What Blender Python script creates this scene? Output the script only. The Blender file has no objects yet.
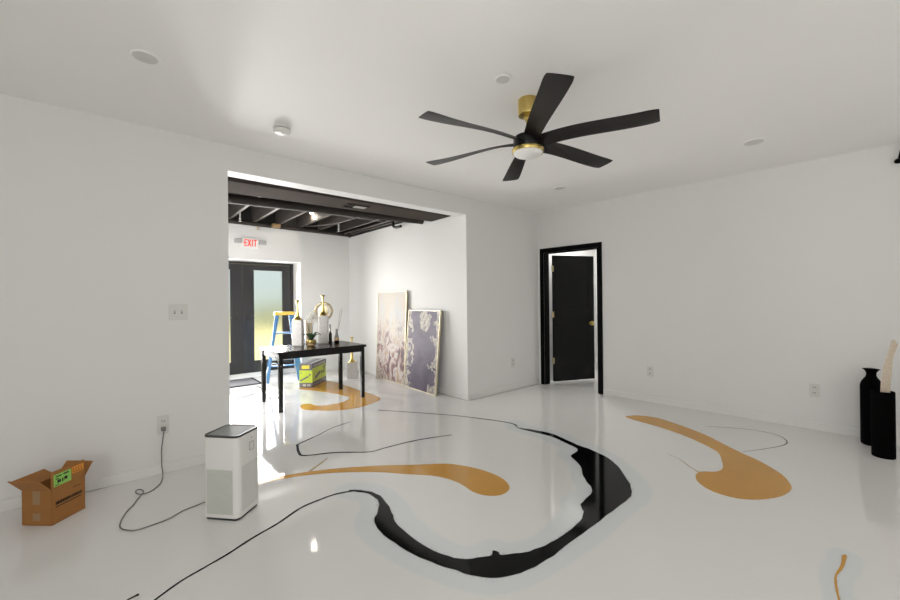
import bpy, bmesh, math, random
from mathutils import Vector, Matrix

random.seed(7)
SC = bpy.context.scene
COL = SC.collection
R = math.radians
PI = math.pi

# ------------------------------------------------------------------ materials
def new_mat(name):
    m = bpy.data.materials.new(name)
    m.use_nodes = True
    nt = m.node_tree
    return m, nt, nt.nodes['Principled BSDF']

def mat(name, col, rough=0.5, metal=0.0, var=0.04, scale=30.0, bump=0.0, spec=None, coat=0.0, trans=0.0, ior=None, emit=None):
    m, nt, b = new_mat(name)
    N, L = nt.nodes, nt.links
    tc = N.new('ShaderNodeTexCoord')
    nz = N.new('ShaderNodeTexNoise')
    nz.inputs['Scale'].default_value = scale
    nz.inputs['Detail'].default_value = 4
    L.new(tc.outputs['Object'], nz.inputs['Vector'])
    mx = N.new('ShaderNodeMix'); mx.data_type = 'RGBA'
    c = Vector(col)
    mx.inputs['A'].default_value = (*(c * (1 - var)), 1)
    mx.inputs['B'].default_value = (*[min(1, v) for v in c * (1 + var)], 1)
    L.new(nz.outputs['Fac'], mx.inputs['Factor'])
    L.new(mx.outputs['Result'], b.inputs['Base Color'])
    b.inputs['Roughness'].default_value = rough
    b.inputs['Metallic'].default_value = metal
    if spec is not None: b.inputs['Specular IOR Level'].default_value = spec
    if coat: b.inputs['Coat Weight'].default_value = coat; b.inputs['Coat Roughness'].default_value = 0.05
    if trans: b.inputs['Transmission Weight'].default_value = trans
    if ior: b.inputs['IOR'].default_value = ior
    if emit:
        b.inputs['Emission Color'].default_value = (*emit[0], 1)
        b.inputs['Emission Strength'].default_value = emit[1]
    if bump:
        bp = N.new('ShaderNodeBump')
        bp.inputs['Strength'].default_value = bump
        bp.inputs['Distance'].default_value = 0.002
        L.new(nz.outputs['Fac'], bp.inputs['Height'])
        L.new(bp.outputs['Normal'], b.inputs['Normal'])
    return m

M = {}
M['wall'] = mat('white_wall_paint', (.755, .752, .742), .55, var=.012, scale=3, spec=.3)
M['ceil'] = mat('white_ceiling_paint', (.90, .893, .88), .6, var=.015, scale=2.5, spec=.3)
M['trim'] = mat('white_trim_paint', (.76, .755, .74), .4, var=.01, scale=5)
M['blackpaint'] = mat('black_ceiling_paint', (.012, .0115, .011), .55, var=.25, scale=14, bump=.2)
M['ductpaint'] = mat('dark_brown_smooth_duct_paint', (.062, .051, .046), .85, var=.12, scale=8, spec=.03)
M['brownpaint'] = mat('dark_brown_duct_paint', (.085, .072, .066), .55, var=.12, scale=8)
M['pipe'] = mat('dark_pipe_paint', (.04, .034, .031), .6, var=.15, scale=12, spec=.2)
M['blackdoor'] = mat('black_door_paint', (.009, .009, .0092), .5, var=.1, scale=10, spec=.15)
M['casing'] = mat('black_casing_paint', (.002, .002, .0021), .45, var=.1, scale=10, spec=.07)
M['bronze'] = mat('dark_metal_door_paint', (.018, .017, .019), .38, var=.1, scale=10)
M['gold'] = mat('brushed_gold', (.62, .47, .16), .28, 1.0, var=.06, scale=40)
M['brass'] = mat('satin_brass', (.6, .5, .28), .35, 1.0, var=.06, scale=40)
M['champagne'] = mat('champagne_frame', (.62, .56, .4), .4, .6, var=.06, scale=40)
M['blade'] = mat('dark_walnut_blade', (.011, .0085, .008), .36, var=.25, scale=22, spec=.32)
M['fanblack'] = mat('black_fan_metal', (.003, .003, .003), .3, var=.1, scale=20, spec=.25)
M['lens'] = mat('white_fan_lens', (.93, .92, .90), .3, var=.01)
M['plastic'] = mat('white_plastic', (.76, .755, .73), .38, var=.01, scale=8)
M['plate'] = mat('white_wall_plate', (.66, .655, .63), .35, var=.01, scale=8)
M['slot'] = mat('dark_slot', (.05, .048, .045), .6, var=.1)
M['grillegrey'] = mat('grey_green_grille', (.58, .595, .55), .5, var=.03, scale=60)
M['grillelight'] = mat('pale_grey_mesh', (.64, .64, .61), .55, var=.06, scale=220)
M['greydarkline'] = mat('grey_outline', (.30, .30, .285), .5, var=.03)
M['darkrim'] = mat('dark_grey_rim', (.03, .03, .03), .35, var=.1)
M['topgrille'] = mat('grey_top_grille', (.33, .34, .33), .4, var=.04, scale=50)
M['card'] = mat('brown_cardboard', (.35, .15, .036), .75, var=.09, scale=26, bump=.1)
M['cardin'] = mat('brown_cardboard_inside', (.20, .085, .022), .8, var=.08, scale=26)
M['tape'] = mat('pale_packing_tape', (.33, .21, .10), .35, var=.05)
M['ink'] = mat('black_ink', (.012, .01, .008), .6, var=.1)
M['greenlab'] = mat('green_sticker', (.30, .62, .12), .5, var=.05)
M['orangelab'] = mat('orange_sticker', (.78, .30, .03), .5, var=.05)
M['tableblack'] = mat('black_table_lacquer', (.006, .0055, .005), .26, var=.15, scale=12, spec=.35)
M['blue'] = mat('blue_fibreglass', (.065, .19, .40), .5, var=.06, scale=20)
M['yellow'] = mat('yellow_plastic', (.78, .50, .08), .4, var=.05)
M['alu'] = mat('grey_aluminium', (.55, .56, .58), .35, .9, var=.05)
M['lime'] = mat('lime_green_print', (.50, .62, .05), .45, var=.06, scale=25)
M['greyprint'] = mat('dark_grey_print', (.13, .125, .14), .5, var=.15, scale=60)
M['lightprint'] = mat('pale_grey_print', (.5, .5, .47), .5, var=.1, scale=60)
M['yellowprint'] = mat('yellow_print', (.75, .62, .05), .45, var=.05)
M['vaseblack'] = mat('matte_black_ceramic', (.002, .002, .002), .8, var=.1, spec=.04)
M['stem'] = mat('cream_dried_stem', (.62, .53, .42), .55, var=.22, scale=60)
M['reed'] = mat('grey_reed', (.32, .29, .27), .6, var=.1)
M['leaf'] = mat('dark_green_leaf', (.018, .05, .018), .4, var=.2, scale=30)
M['petal'] = mat('white_petal', (.82, .80, .74), .5, var=.04, scale=30)
M['cord'] = mat('grey_cord', (.17, .165, .16), .5, var=.05)
M['matgrey'] = mat('grey_doormat_pile', (.19, .19, .205), .95, var=.35, scale=70, bump=.6, spec=0.0)
M['matdark'] = mat('dark_doormat_border', (.04, .04, .045), .9, var=.2, scale=70, spec=0.0)
M['amber'] = mat('amber_glass', (.30, .20, .10), .1, var=.05)
M['smoke'] = mat('grey_glass', (.35, .34, .33), .08, var=.03, trans=.6, ior=1.3)
M['cream'] = mat('cream_glass', (.52, .44, .32), .2, var=.15, scale=18)
M['greydisc'] = mat('grey_light_lens', (.66, .66, .635), .5, var=.03, scale=20)
M['emergency'] = mat('grey_lamp_head', (.42, .42, .42), .4, var=.05)
M['exitwhite'] = mat('white_exit_face', (.85, .80, .78), .4, var=.02)
M['exitred'] = mat('red_exit_letters', (.80, .05, .03), .4, var=.03, emit=((1.0, .06, .03), .35))
M['bulb'] = mat('lit_lamp_face', (1, .95, .85), .4, var=0.0, emit=((1.0, .9, .75), 30.0))
M['whitemetal'] = mat('white_enamel', (.8, .8, .78), .35, var=.03)

def hammered():
    m, nt, b = new_mat('white_textured_ceramic')
    N, L = nt.nodes, nt.links
    tc = N.new('ShaderNodeTexCoord')
    vo = N.new('ShaderNodeTexVoronoi'); vo.inputs['Scale'].default_value = 55
    L.new(tc.outputs['Object'], vo.inputs['Vector'])
    cr = N.new('ShaderNodeValToRGB')
    cr.color_ramp.elements[0].color = (.43, .41, .40, 1); cr.color_ramp.elements[1].color = (.58, .56, .54, 1)
    cr.color_ramp.elements[1].position = .6
    L.new(vo.outputs['Distance'], cr.inputs['Fac']); L.new(cr.outputs['Color'], b.inputs['Base Color'])
    bp = N.new('ShaderNodeBump'); bp.inputs['Strength'].default_value = .5; bp.inputs['Distance'].default_value = .004
    L.new(vo.outputs['Distance'], bp.inputs['Height']); L.new(bp.outputs['Normal'], b.inputs['Normal'])
    b.inputs['Roughness'].default_value = .5
    return m
M['hammered'] = hammered()

FLOORCOL = (.775, .77, .757)
def floor_material():
    m, nt, b = new_mat('white_resin_floor')
    N, L = nt.nodes, nt.links
    tc = N.new('ShaderNodeTexCoord')
    # soft grey marbling of the poured resin, strongest in the entrance part
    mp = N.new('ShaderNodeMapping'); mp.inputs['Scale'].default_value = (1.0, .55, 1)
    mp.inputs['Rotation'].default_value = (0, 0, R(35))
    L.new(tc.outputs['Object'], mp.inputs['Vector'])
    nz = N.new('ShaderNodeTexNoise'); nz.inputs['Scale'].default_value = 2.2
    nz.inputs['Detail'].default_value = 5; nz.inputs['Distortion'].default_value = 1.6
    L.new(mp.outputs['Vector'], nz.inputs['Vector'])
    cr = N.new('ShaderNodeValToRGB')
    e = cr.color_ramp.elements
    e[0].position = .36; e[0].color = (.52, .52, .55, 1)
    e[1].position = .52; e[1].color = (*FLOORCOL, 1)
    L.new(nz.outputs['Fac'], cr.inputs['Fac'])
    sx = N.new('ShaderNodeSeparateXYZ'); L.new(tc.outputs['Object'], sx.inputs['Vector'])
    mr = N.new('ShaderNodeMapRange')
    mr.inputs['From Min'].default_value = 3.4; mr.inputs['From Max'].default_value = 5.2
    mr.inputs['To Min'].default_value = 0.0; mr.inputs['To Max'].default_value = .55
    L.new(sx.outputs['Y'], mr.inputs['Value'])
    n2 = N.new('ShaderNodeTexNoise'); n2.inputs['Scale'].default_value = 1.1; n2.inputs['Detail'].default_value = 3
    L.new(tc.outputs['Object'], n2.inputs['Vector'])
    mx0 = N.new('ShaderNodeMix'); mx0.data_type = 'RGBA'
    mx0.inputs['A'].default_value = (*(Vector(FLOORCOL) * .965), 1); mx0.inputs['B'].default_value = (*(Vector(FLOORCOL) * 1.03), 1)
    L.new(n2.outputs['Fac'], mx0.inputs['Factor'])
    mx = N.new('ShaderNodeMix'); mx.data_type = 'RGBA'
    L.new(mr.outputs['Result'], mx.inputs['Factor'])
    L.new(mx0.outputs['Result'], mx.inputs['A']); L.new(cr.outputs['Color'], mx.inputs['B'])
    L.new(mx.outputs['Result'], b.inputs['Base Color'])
    n3 = N.new('ShaderNodeTexNoise'); n3.inputs['Scale'].default_value = 5.0; n3.inputs['Detail'].default_value = 2
    L.new(tc.outputs['Object'], n3.inputs['Vector'])
    bp = N.new('ShaderNodeBump'); bp.inputs['Strength'].default_value = .05; bp.inputs['Distance'].default_value = .01
    L.new(n3.outputs['Fac'], bp.inputs['Height']); L.new(bp.outputs['Normal'], b.inputs['Normal'])
    b.inputs['Roughness'].default_value = .05
    b.inputs['IOR'].default_value = 1.5
    return m
M['floor'] = floor_material()

def resin(name, col, rough, speck=0.0, bumpy=0.0):
    m, nt, b = new_mat(name)
    N, L = nt.nodes, nt.links
    tc = N.new('ShaderNodeTexCoord')
    nz = N.new('ShaderNodeTexNoise'); nz.inputs['Scale'].default_value = 4; nz.inputs['Detail'].default_value = 6
    L.new(tc.outputs['Object'], nz.inputs['Vector'])
    mx = N.new('ShaderNodeMix'); mx.data_type = 'RGBA'
    c = Vector(col)
    mx.inputs['A'].default_value = (*(c * .9), 1); mx.inputs['B'].default_value = (*(c * 1.1), 1)
    L.new(nz.outputs['Fac'], mx.inputs['Factor'])
    L.new(mx.outputs['Result'], b.inputs['Base Color'])
    b.inputs['Roughness'].default_value = rough
    if name == 'black_resin': b.inputs['Specular IOR Level'].default_value = .15
    if name == 'ochre_gold_resin': b.inputs['Specular IOR Level'].default_value = .3
    if bumpy:
        n2 = N.new('ShaderNodeTexNoise'); n2.inputs['Scale'].default_value = 90; n2.inputs['Detail'].default_value = 2
        L.new(tc.outputs['Object'], n2.inputs['Vector'])
        bp = N.new('ShaderNodeBump'); bp.inputs['Strength'].default_value = bumpy; bp.inputs['Distance'].default_value = .002
        L.new(n2.outputs['Fac'], bp.inputs['Height']); L.new(bp.outputs['Normal'], b.inputs['Normal'])
    return m
M['blackresin'] = resin('black_resin', (.0022, .0022, .0024), .06, bumpy=.06)
M['goldresin'] = resin('ochre_gold_resin', (.565, .285, .045), .08)
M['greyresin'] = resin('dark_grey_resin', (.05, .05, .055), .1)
M['palegold'] = resin('thin_gold_resin', (.42, .30, .15), .1)

def haze_material():
    # dusty grey overspray round the black pour: strength comes from a per-vertex falloff, broken into specks
    m, nt, b = new_mat('grey_overspray')
    N, L = nt.nodes, nt.links
    at = N.new('ShaderNodeAttribute'); at.attribute_name = 'falloff'
    tc = N.new('ShaderNodeTexCoord')
    cr = N.new('ShaderNodeValToRGB')
    e = cr.color_ramp.elements
    e[0].position = 0; e[0].color = (*FLOORCOL, 1)
    e[1].position = .22; e[1].color = (.70, .728, .735, 1)
    n1 = e.new(1.0) if False else cr.color_ramp.elements.new(.9); n1.color = (.69, .72, .73, 1)
    L.new(at.outputs['Fac'], cr.inputs['Fac'])
    nz = N.new('ShaderNodeTexNoise'); nz.inputs['Scale'].default_value = 260; nz.inputs['Detail'].default_value = 1
    L.new(tc.outputs['Object'], nz.inputs['Vector'])
    pw = N.new('ShaderNodeMath'); pw.operation = 'POWER'; pw.inputs[1].default_value = 5
    L.new(at.outputs['Fac'], pw.inputs[0])
    ml = N.new('ShaderNodeMath'); ml.operation = 'MULTIPLY_ADD'; ml.inputs[1].default_value = .30; ml.inputs[2].default_value = .16
    L.new(pw.outputs[0], ml.inputs[0])
    lt = N.new('ShaderNodeMath'); lt.operation = 'LESS_THAN'
    L.new(nz.outputs['Fac'], lt.inputs[0]); L.new(ml.outputs[0], lt.inputs[1])
    mx = N.new('ShaderNodeMix'); mx.data_type = 'RGBA'
    mx.inputs['B'].default_value = (.10, .10, .105, 1)
    L.new(lt.outputs[0], mx.inputs['Factor']); L.new(cr.outputs['Color'], mx.inputs['A'])
    L.new(mx.outputs['Result'], b.inputs['Base Color'])
    b.inputs['Roughness'].default_value = .14
    return m
M['haze'] = haze_material()

def blotches(name, stops, scale, distortion, rough=.55, stretch=(1, 1, 1), extra=None):
    m, nt, b = new_mat(name)
    N, L = nt.nodes, nt.links
    tc = N.new('ShaderNodeTexCoord')
    mp = N.new('ShaderNodeMapping'); mp.inputs['Scale'].default_value = stretch
    L.new(tc.outputs['Object'], mp.inputs['Vector'])
    nz = N.new('ShaderNodeTexNoise'); nz.inputs['Scale'].default_value = scale
    nz.inputs['Detail'].default_value = 8; nz.inputs['Distortion'].default_value = distortion
    nz.inputs['Roughness'].default_value = .62
    L.new(mp.outputs['Vector'], nz.inputs['Vector'])
    cr = N.new('ShaderNodeValToRGB')
    el = cr.color_ramp.elements
    el[0].position, el[0].color = stops[0][0], (*stops[0][1], 1)
    el[1].position, el[1].color = stops[-1][0], (*stops[-1][1], 1)
    for p, c in stops[1:-1]:
        k = el.new(p); k.color = (*c, 1)
    L.new(nz.outputs['Fac'], cr.inputs['Fac'])
    out = cr.outputs['Color']
    if extra: out = extra(N, L, tc, out)
    L.new(out, b.inputs['Base Color'])
    b.inputs['Roughness'].default_value = rough
    return m

def paler_top(N, L, tc, col):
    # the upper half of the canvas is painted in pale cream washes
    sx = N.new('ShaderNodeSeparateXYZ'); L.new(tc.outputs['Object'], sx.inputs['Vector'])
    nz = N.new('ShaderNodeTexNoise'); nz.inputs['Scale'].default_value = 3.5; nz.inputs['Detail'].default_value = 5
    L.new(tc.outputs['Object'], nz.inputs['Vector'])
    ad = N.new('ShaderNodeMath'); ad.operation = 'MULTIPLY_ADD'; ad.inputs[1].default_value = .9
    L.new(nz.outputs['Fac'], ad.inputs[0]); L.new(sx.outputs['Z'], ad.inputs[2])
    mr = N.new('ShaderNodeMapRange'); mr.inputs['From Min'].default_value = 1.0; mr.inputs['From Max'].default_value = 1.55
    L.new(ad.outputs[0], mr.inputs['Value'])
    n2 = N.new('ShaderNodeTexNoise'); n2.inputs['Scale'].default_value = 4; n2.inputs['Detail'].default_value = 6
    mp = N.new('ShaderNodeMapping'); mp.inputs['Scale'].default_value = (2.2, 2.2, .35)
    L.new(tc.outputs['Object'], mp.inputs['Vector']); L.new(mp.outputs['Vector'], n2.inputs['Vector'])
    cr = N.new('ShaderNodeValToRGB')
    cr.color_ramp.elements[0].position = .35; cr.color_ramp.elements[0].color = (.47, .47, .475, 1)
    cr.color_ramp.elements[1].position = .65; cr.color_ramp.elements[1].color = (.55, .46, .35, 1)
    L.new(n2.outputs['Fac'], cr.inputs['Fac'])
    mx = N.new('ShaderNodeMix'); mx.data_type = 'RGBA'
    L.new(mr.outputs['Result'], mx.inputs['Factor']); L.new(col, mx.inputs['A']); L.new(cr.outputs['Color'], mx.inputs['B'])
    return mx.outputs['Result']
M['canvas_pale'] = blotches('pale_abstract_canvas', [(.33, (.05, .035, .05)), (.41, (.13, .085, .10)), (.45, (.30, .16, .14)), (.49, (.47, .39, .35)), (.53, (.56, .53, .50)), (.59, (.36, .24, .20)), (.68, (.50, .36, .19))],
                            6.5, .9, stretch=(1, 1, .6), extra=paler_top)

def cream_borders(N, L, tc, col):
    # cream broken paint at the two edges and at the top middle, purple field between them
    sx = N.new('ShaderNodeSeparateXYZ'); L.new(tc.outputs['Object'], sx.inputs['Vector'])
    ab = N.new('ShaderNodeMath'); ab.operation = 'ABSOLUTE'; L.new(sx.outputs['X'], ab.inputs[0])
    nz = N.new('ShaderNodeTexNoise'); nz.inputs['Scale'].default_value = 7; nz.inputs['Detail'].default_value = 7
    nz.inputs['Distortion'].default_value = .8
    L.new(tc.outputs['Object'], nz.inputs['Vector'])
    a1 = N.new('ShaderNodeMath'); a1.operation = 'MULTIPLY_ADD'; a1.inputs[1].default_value = .75
    L.new(nz.outputs['Fac'], a1.inputs[0]); L.new(ab.outputs[0], a1.inputs[2])
    g1 = N.new('ShaderNodeMath'); g1.operation = 'GREATER_THAN'; g1.inputs[1].default_value = .675
    L.new(a1.outputs[0], g1.inputs[0])
    cz = N.new('ShaderNodeCombineXYZ')
    L.new(sx.outputs['X'], cz.inputs['X']); L.new(sx.outputs['Z'], cz.inputs['Y'])
    ds = N.new('ShaderNodeVectorMath'); ds.operation = 'DISTANCE'; ds.inputs[1].default_value = (.04, 1.02, 0)
    L.new(cz.outputs['Vector'], ds.inputs[0])
    a2 = N.new('ShaderNodeMath'); a2.operation = 'MULTIPLY_ADD'; a2.inputs[1].default_value = .22
    L.new(nz.outputs['Fac'], a2.inputs[0]); L.new(ds.outputs['Value'], a2.inputs[2])
    g2 = N.new('ShaderNodeMath'); g2.operation = 'LESS_THAN'; g2.inputs[1].default_value = .25
    L.new(a2.outputs[0], g2.inputs[0])
    mxm = N.new('ShaderNodeMath'); mxm.operation = 'MAXIMUM'
    L.new(g1.outputs[0], mxm.inputs[0]); L.new(g2.outputs[0], mxm.inputs[1])
    n2 = N.new('ShaderNodeTexNoise'); n2.inputs['Scale'].default_value = 16; n2.inputs['Detail'].default_value = 6
    L.new(tc.outputs['Object'], n2.inputs['Vector'])
    cr = N.new('ShaderNodeValToRGB')
    cr.color_ramp.elements[0].position = .35; cr.color_ramp.elements[0].color = (.20, .18, .18, 1)
    cr.color_ramp.elements[1].position = .6; cr.color_ramp.elements[1].color = (.52, .47, .40, 1)
    L.new(n2.outputs['Fac'], cr.inputs['Fac'])
    mx = N.new('ShaderNodeMix'); mx.data_type = 'RGBA'
    L.new(mxm.outputs[0], mx.inputs['Factor']); L.new(col, mx.inputs['A']); L.new(cr.outputs['Color'], mx.inputs['B'])
    return mx.outputs['Result']
M['canvas_purple'] = blotches('purple_abstract_canvas', [(.3, (.05, .037, .062)), (.5, (.095, .072, .115)), (.66, (.125, .098, .145)), (.74, (.33, .29, .30))], 3.2, .8, extra=cream_borders)

def frosted():
    m, nt, b = new_mat('rain_pattern_frosted_glass')
    N, L = nt.nodes, nt.links
    b.inputs['Base Color'].default_value = (.95, .97, .95, 1)
    b.inputs['Transmission Weight'].default_value = 1.0
    b.inputs['Roughness'].default_value = .32
    b.inputs['IOR'].default_value = 1.25
    tc = N.new('ShaderNodeTexCoord')
    mp = N.new('ShaderNodeMapping'); mp.inputs['Scale'].default_value = (26, 26, 5)
    L.new(tc.outputs['Object'], mp.inputs['Vector'])
    nz = N.new('ShaderNodeTexNoise'); nz.inputs['Scale'].default_value = 1.6; nz.inputs['Detail'].default_value = 3
    L.new(mp.outputs['Vector'], nz.inputs['Vector'])
    bp = N.new('ShaderNodeBump'); bp.inputs['Strength'].default_value = .5; bp.inputs['Distance'].default_value = .01
    L.new(nz.outputs['Fac'], bp.inputs['Height']); L.new(bp.outputs['Normal'], b.inputs['Normal'])
    return m
M['frosted'] = frosted()
M['clear'] = mat('clear_window_glass', (.97, .98, .97), .02, var=0, trans=1.0, ior=1.1)
M['light_block'] = mat('white_light_block', (.75, .74, .72), .8, var=.02)  # for the added panels that block sky light at the windows
M['grass'] = mat('lawn_grass', (.55, .49, .22), .9, var=.3, scale=.6)
M['hedge'] = mat('hedge_leaves', (.26, .28, .09), .8, var=.4, scale=3, bump=.5)

# ------------------------------------------------------------------ mesh helpers
def box(bm, x0, y0, z0, x1, y1, z1, mx=None):
    vs = [bm.verts.new((x, y, z)) for x in (x0, x1) for y in (y0, y1) for z in (z0, z1)]
    for f in ((0, 1, 3, 2), (4, 6, 7, 5), (0, 4, 5, 1), (2, 3, 7, 6), (0, 2, 6, 4), (1, 5, 7, 3)):
        bm.faces.new([vs[i] for i in f])
    if mx is not None:
        for v in vs: v.co = mx @ v.co
    return vs

def prism(bm, pts, ax, a0, a1):
    """extrude a 2-D outline along axis ax ('x','y','z') from a0 to a1"""
    def P(p, a):
        return {'x': (a, p[0], p[1]), 'y': (p[0], a, p[1]), 'z': (p[0], p[1], a)}[ax]
    lo = [bm.verts.new(P(p, a0)) for p in pts]
    hi = [bm.verts.new(P(p, a1)) for p in pts]
    n = len(pts)
    bm.faces.new(lo); bm.faces.new(hi[::-1])
    for i in range(n):
        bm.faces.new((lo[i], hi[i], hi[(i + 1) % n], lo[(i + 1) % n]))

def lathe(bm, prof, seg=32, c=(0, 0, 0), caps=True):
    rings = []
    for r, z in prof:
        rings.append([bm.verts.new((c[0] + r * math.cos(2 * PI * k / seg), c[1] + r * math.sin(2 * PI * k / seg), c[2] + z)) for k in range(seg)])
    for a, b in zip(rings, rings[1:]):
        for k in range(seg):
            bm.faces.new((a[k], a[(k + 1) % seg], b[(k + 1) % seg], b[k]))
    if caps:
        bm.faces.new(rings[0][::-1]); bm.faces.new(rings[-1])

def smooth_path(pts, sub=6):
    P = [Vector(p) for p in pts]
    out = []
    for i in range(len(P) - 1):
        a, b = P[max(i - 1, 0)], P[i]; c, d = P[i + 1], P[min(i + 2, len(P) - 1)]
        for k in range(sub):
            t = k / sub
            out.append(.5 * ((2 * b) + (c - a) * t + (2 * a - 5 * b + 4 * c - d) * t * t + (3 * b - a - 3 * c + d) * t ** 3))
    out.append(P[-1])
    return out

def tube(bm, pts, r, seg=10, radii=None):
    P = [Vector(p) for p in pts]
    rings = []
    up = None
    for i, p in enumerate(P):
        d = (P[min(i + 1, len(P) - 1)] - P[max(i - 1, 0)]).normalized()
        if up is None:
            up = Vector((0, 0, 1)) if abs(d.z) < .9 else Vector((1, 0, 0))
        u = (up - d * up.dot(d)).normalized(); up = u
        v = d.cross(u)
        rr = radii[i] if radii else r
        rings.append([bm.verts.new(p + rr * (math.cos(2 * PI * k / seg) * u + math.sin(2 * PI * k / seg) * v)) for k in range(seg)])
    for a, b in zip(rings, rings[1:]):
        for k in range(seg):
            bm.faces.new((a[k], a[(k + 1) % seg], b[(k + 1) % seg], b[k]))
    bm.faces.new(rings[0][::-1]); bm.faces.new(rings[-1])

def bar(bm, a, b, w, t, up=(0, 0, 1)):
    """rectangular bar from a to b, w across, t deep"""
    a, b = Vector(a), Vector(b)
    d = (b - a).normalized()
    up = Vector(up)
    s = d.cross(up).normalized(); n = s.cross(d)
    vs = []
    for p in (a, b):
        for i, j in ((-1, -1), (1, -1), (1, 1), (-1, 1)):
            vs.append(bm.verts.new(p + s * (w / 2 * i) + n * (t / 2 * j)))
    for f in ((0, 3, 2, 1), (4, 5, 6, 7), (0, 1, 5, 4), (1, 2, 6, 5), (2, 3, 7, 6), (3, 0, 4, 7)):
        bm.faces.new([vs[i] for i in f])

def rounded_rect(x0, y0, x1, y1, r, n=6):
    out = []
    for cx, cy, a0 in ((x1 - r, y1 - r, 0), (x0 + r, y1 - r, 90), (x0 + r, y0 + r, 180), (x1 - r, y0 + r, 270)):
        for k in range(n + 1):
            a = R(a0 + 90 * k / n)
            out.append((cx + r * math.cos(a), cy + r * math.sin(a)))
    return out

def obj(name, bm, m, parent=None, smooth=False, bevel=0.0):
    bmesh.ops.recalc_face_normals(bm, faces=bm.faces)
    me = bpy.data.meshes.new(name)
    bm.to_mesh(me); bm.free()
    o = bpy.data.objects.new(name, me)
    COL.objects.link(o)
    if m is not None:
        me.materials.append(M[m] if isinstance(m, str) else m)
    if smooth:
        for p in me.polygons: p.use_smooth = True
        me.set_sharp_from_angle(angle=R(40))
    if bevel:
        md = o.modifiers.new('bevel', 'BEVEL'); md.width = bevel; md.segments = 2; md.limit_method = 'ANGLE'
    if parent is not None: o.parent = parent
    return o

def thing(name, label, cat, loc=(0, 0, 0), rz=0.0, group=None):
    o = bpy.data.objects.new(name, None)
    o.empty_display_size = .1
    COL.objects.link(o)
    o.location = loc; o.rotation_euler = (0, 0, rz)
    o['label'] = label; o['category'] = cat
    if group: o['group'] = group
    return o

def tag(o, label, cat, group=None):
    o['label'] = label; o['category'] = cat
    if group: o['group'] = group
    return o

def struct(o, label=None, cat=None):
    o['kind'] = 'structure'
    if label: o['label'] = label
    if cat: o['category'] = cat
    return o

def B(): return bmesh.new()

def copy_tree(o, parent=None):
    c = o.copy(); COL.objects.link(c)
    c.parent = parent
    for ch in list(o.children):
        copy_tree(ch, c)
    return c

# ------------------------------------------------------------------ room shell
W1, ZC, XR, YF = 3.746, 2.657, 3.512, 7.12          # left wall plane, ceiling, entrance right wall, entrance far wall
PHI = math.atan(.0627)                               # the right wall is a little out of square
W2M = Matrix.Translation((5.269, 0, 0)) @ Matrix.Rotation(PHI, 4, 'Z')   # local: -x faces the room, y runs along the wall
OX0, OX1, OZ = .745, XR, 2.433                       # wide opening in the left wall

bm = B(); box(bm, -2.5, -2.8, -.12, 6.95, 7.66, 0)
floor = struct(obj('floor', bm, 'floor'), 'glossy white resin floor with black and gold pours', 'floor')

bm = B()
prism(bm, [(-2.5, 0), (OX0, 0), (OX0, OZ), (OX1, OZ), (OX1, 0), (6.95, 0), (6.95, ZC), (-2.5, ZC)], 'y', W1, W1 + .17)
struct(obj('wall_left', bm, 'wall'), 'white wall with the wide opening to the entrance', 'wall')

bm = B()
prism(bm, [(-2.75, 0), (2.785, 0), (2.785, 2.03), (3.643, 2.03), (3.643, 0), (3.752, 0), (3.752, ZC), (-2.75, ZC)], 'x', 0, .12)
o = struct(obj('wall_right', bm, 'wall'), 'plain white wall with the black hinged door', 'wall'); o.matrix_world = W2M

bm = B(); box(bm, -2.5, -2.8, ZC, 6.95, W1 + .17, ZC + .3)
struct(obj('ceiling', bm, 'ceil'), 'flat white ceiling of the main room', 'ceiling')

# unseen sides behind the photographer: two walls with big windows for the daylight
bm = B(); 
prism(bm, [(-2.5, 0), (5.45, 0), (5.45, ZC), (-2.5, ZC)], 'y', -2.8, -2.68)
def hole_wall(name, ax, a0, a1, b0, b1, h0, h1, z0, z1, label):
    bm = B()
    for r in (((b0, 0), (h0, 0), (h0, ZC), (b0, ZC)), ((h1, 0), (b1, 0), (b1, ZC), (h1, ZC)),
              ((h0, 0), (h1, 0), (h1, z0), (h0, z0)), ((h0, z1), (h1, z1), (h1, ZC), (h0, ZC))):
        prism(bm, list(r), ax, a0, a1)
    return struct(obj(name, bm, 'wall'), label, 'wall')
bm.free()
hole_wall('wall_rear', 'y', -2.8, -2.68, -2.5, 5.45, -1.2, 4.0, .5, 2.35, 'white wall behind the viewer with a wide window')
hole_wall('wall_side', 'x', -2.5, -2.38, -2.68, W1, -2.3, .2, .5, 2.35, 'white wall at the viewer left with a wide window')
def plain_window(name, ax, a, h0, h1, z0, z1, label):
    def bx(bm, b0, zz0, b1, zz1, t):
        if ax == 'y': box(bm, b0, a - t, zz0, b1, a + t, zz1)
        else: box(bm, a - t, b0, zz0, a + t, b1, zz1)
    w = thing(name, label, 'window'); struct(w)
    bm = B()
    n = 3
    for k in range(n + 1):
        c = h0 + (h1 - h0) * k / n
        bx(bm, max(h0, c - .03), z0, min(h1, c + .03), z1, .03)
    bx(bm, h0, z0, h1, z0 + .05, .03); bx(bm, h0, z1 - .05, h1, z1, .03)
    obj('window_frame', bm, 'trim', w)
    bm = B(); bx(bm, h0, z0, h1, z1, .008); obj('window_light_block', bm, 'light_block', w)  # unseen panel added to keep sky light out of the room
    return w
plain_window('window_1', 'y', -2.74, -1.2, 4.0, .5, 2.35, 'white framed window behind the viewer')
plain_window('window_2', 'x', -2.44, -2.3, .2, .5, 2.35, 'white framed window at the viewer left')

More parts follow.
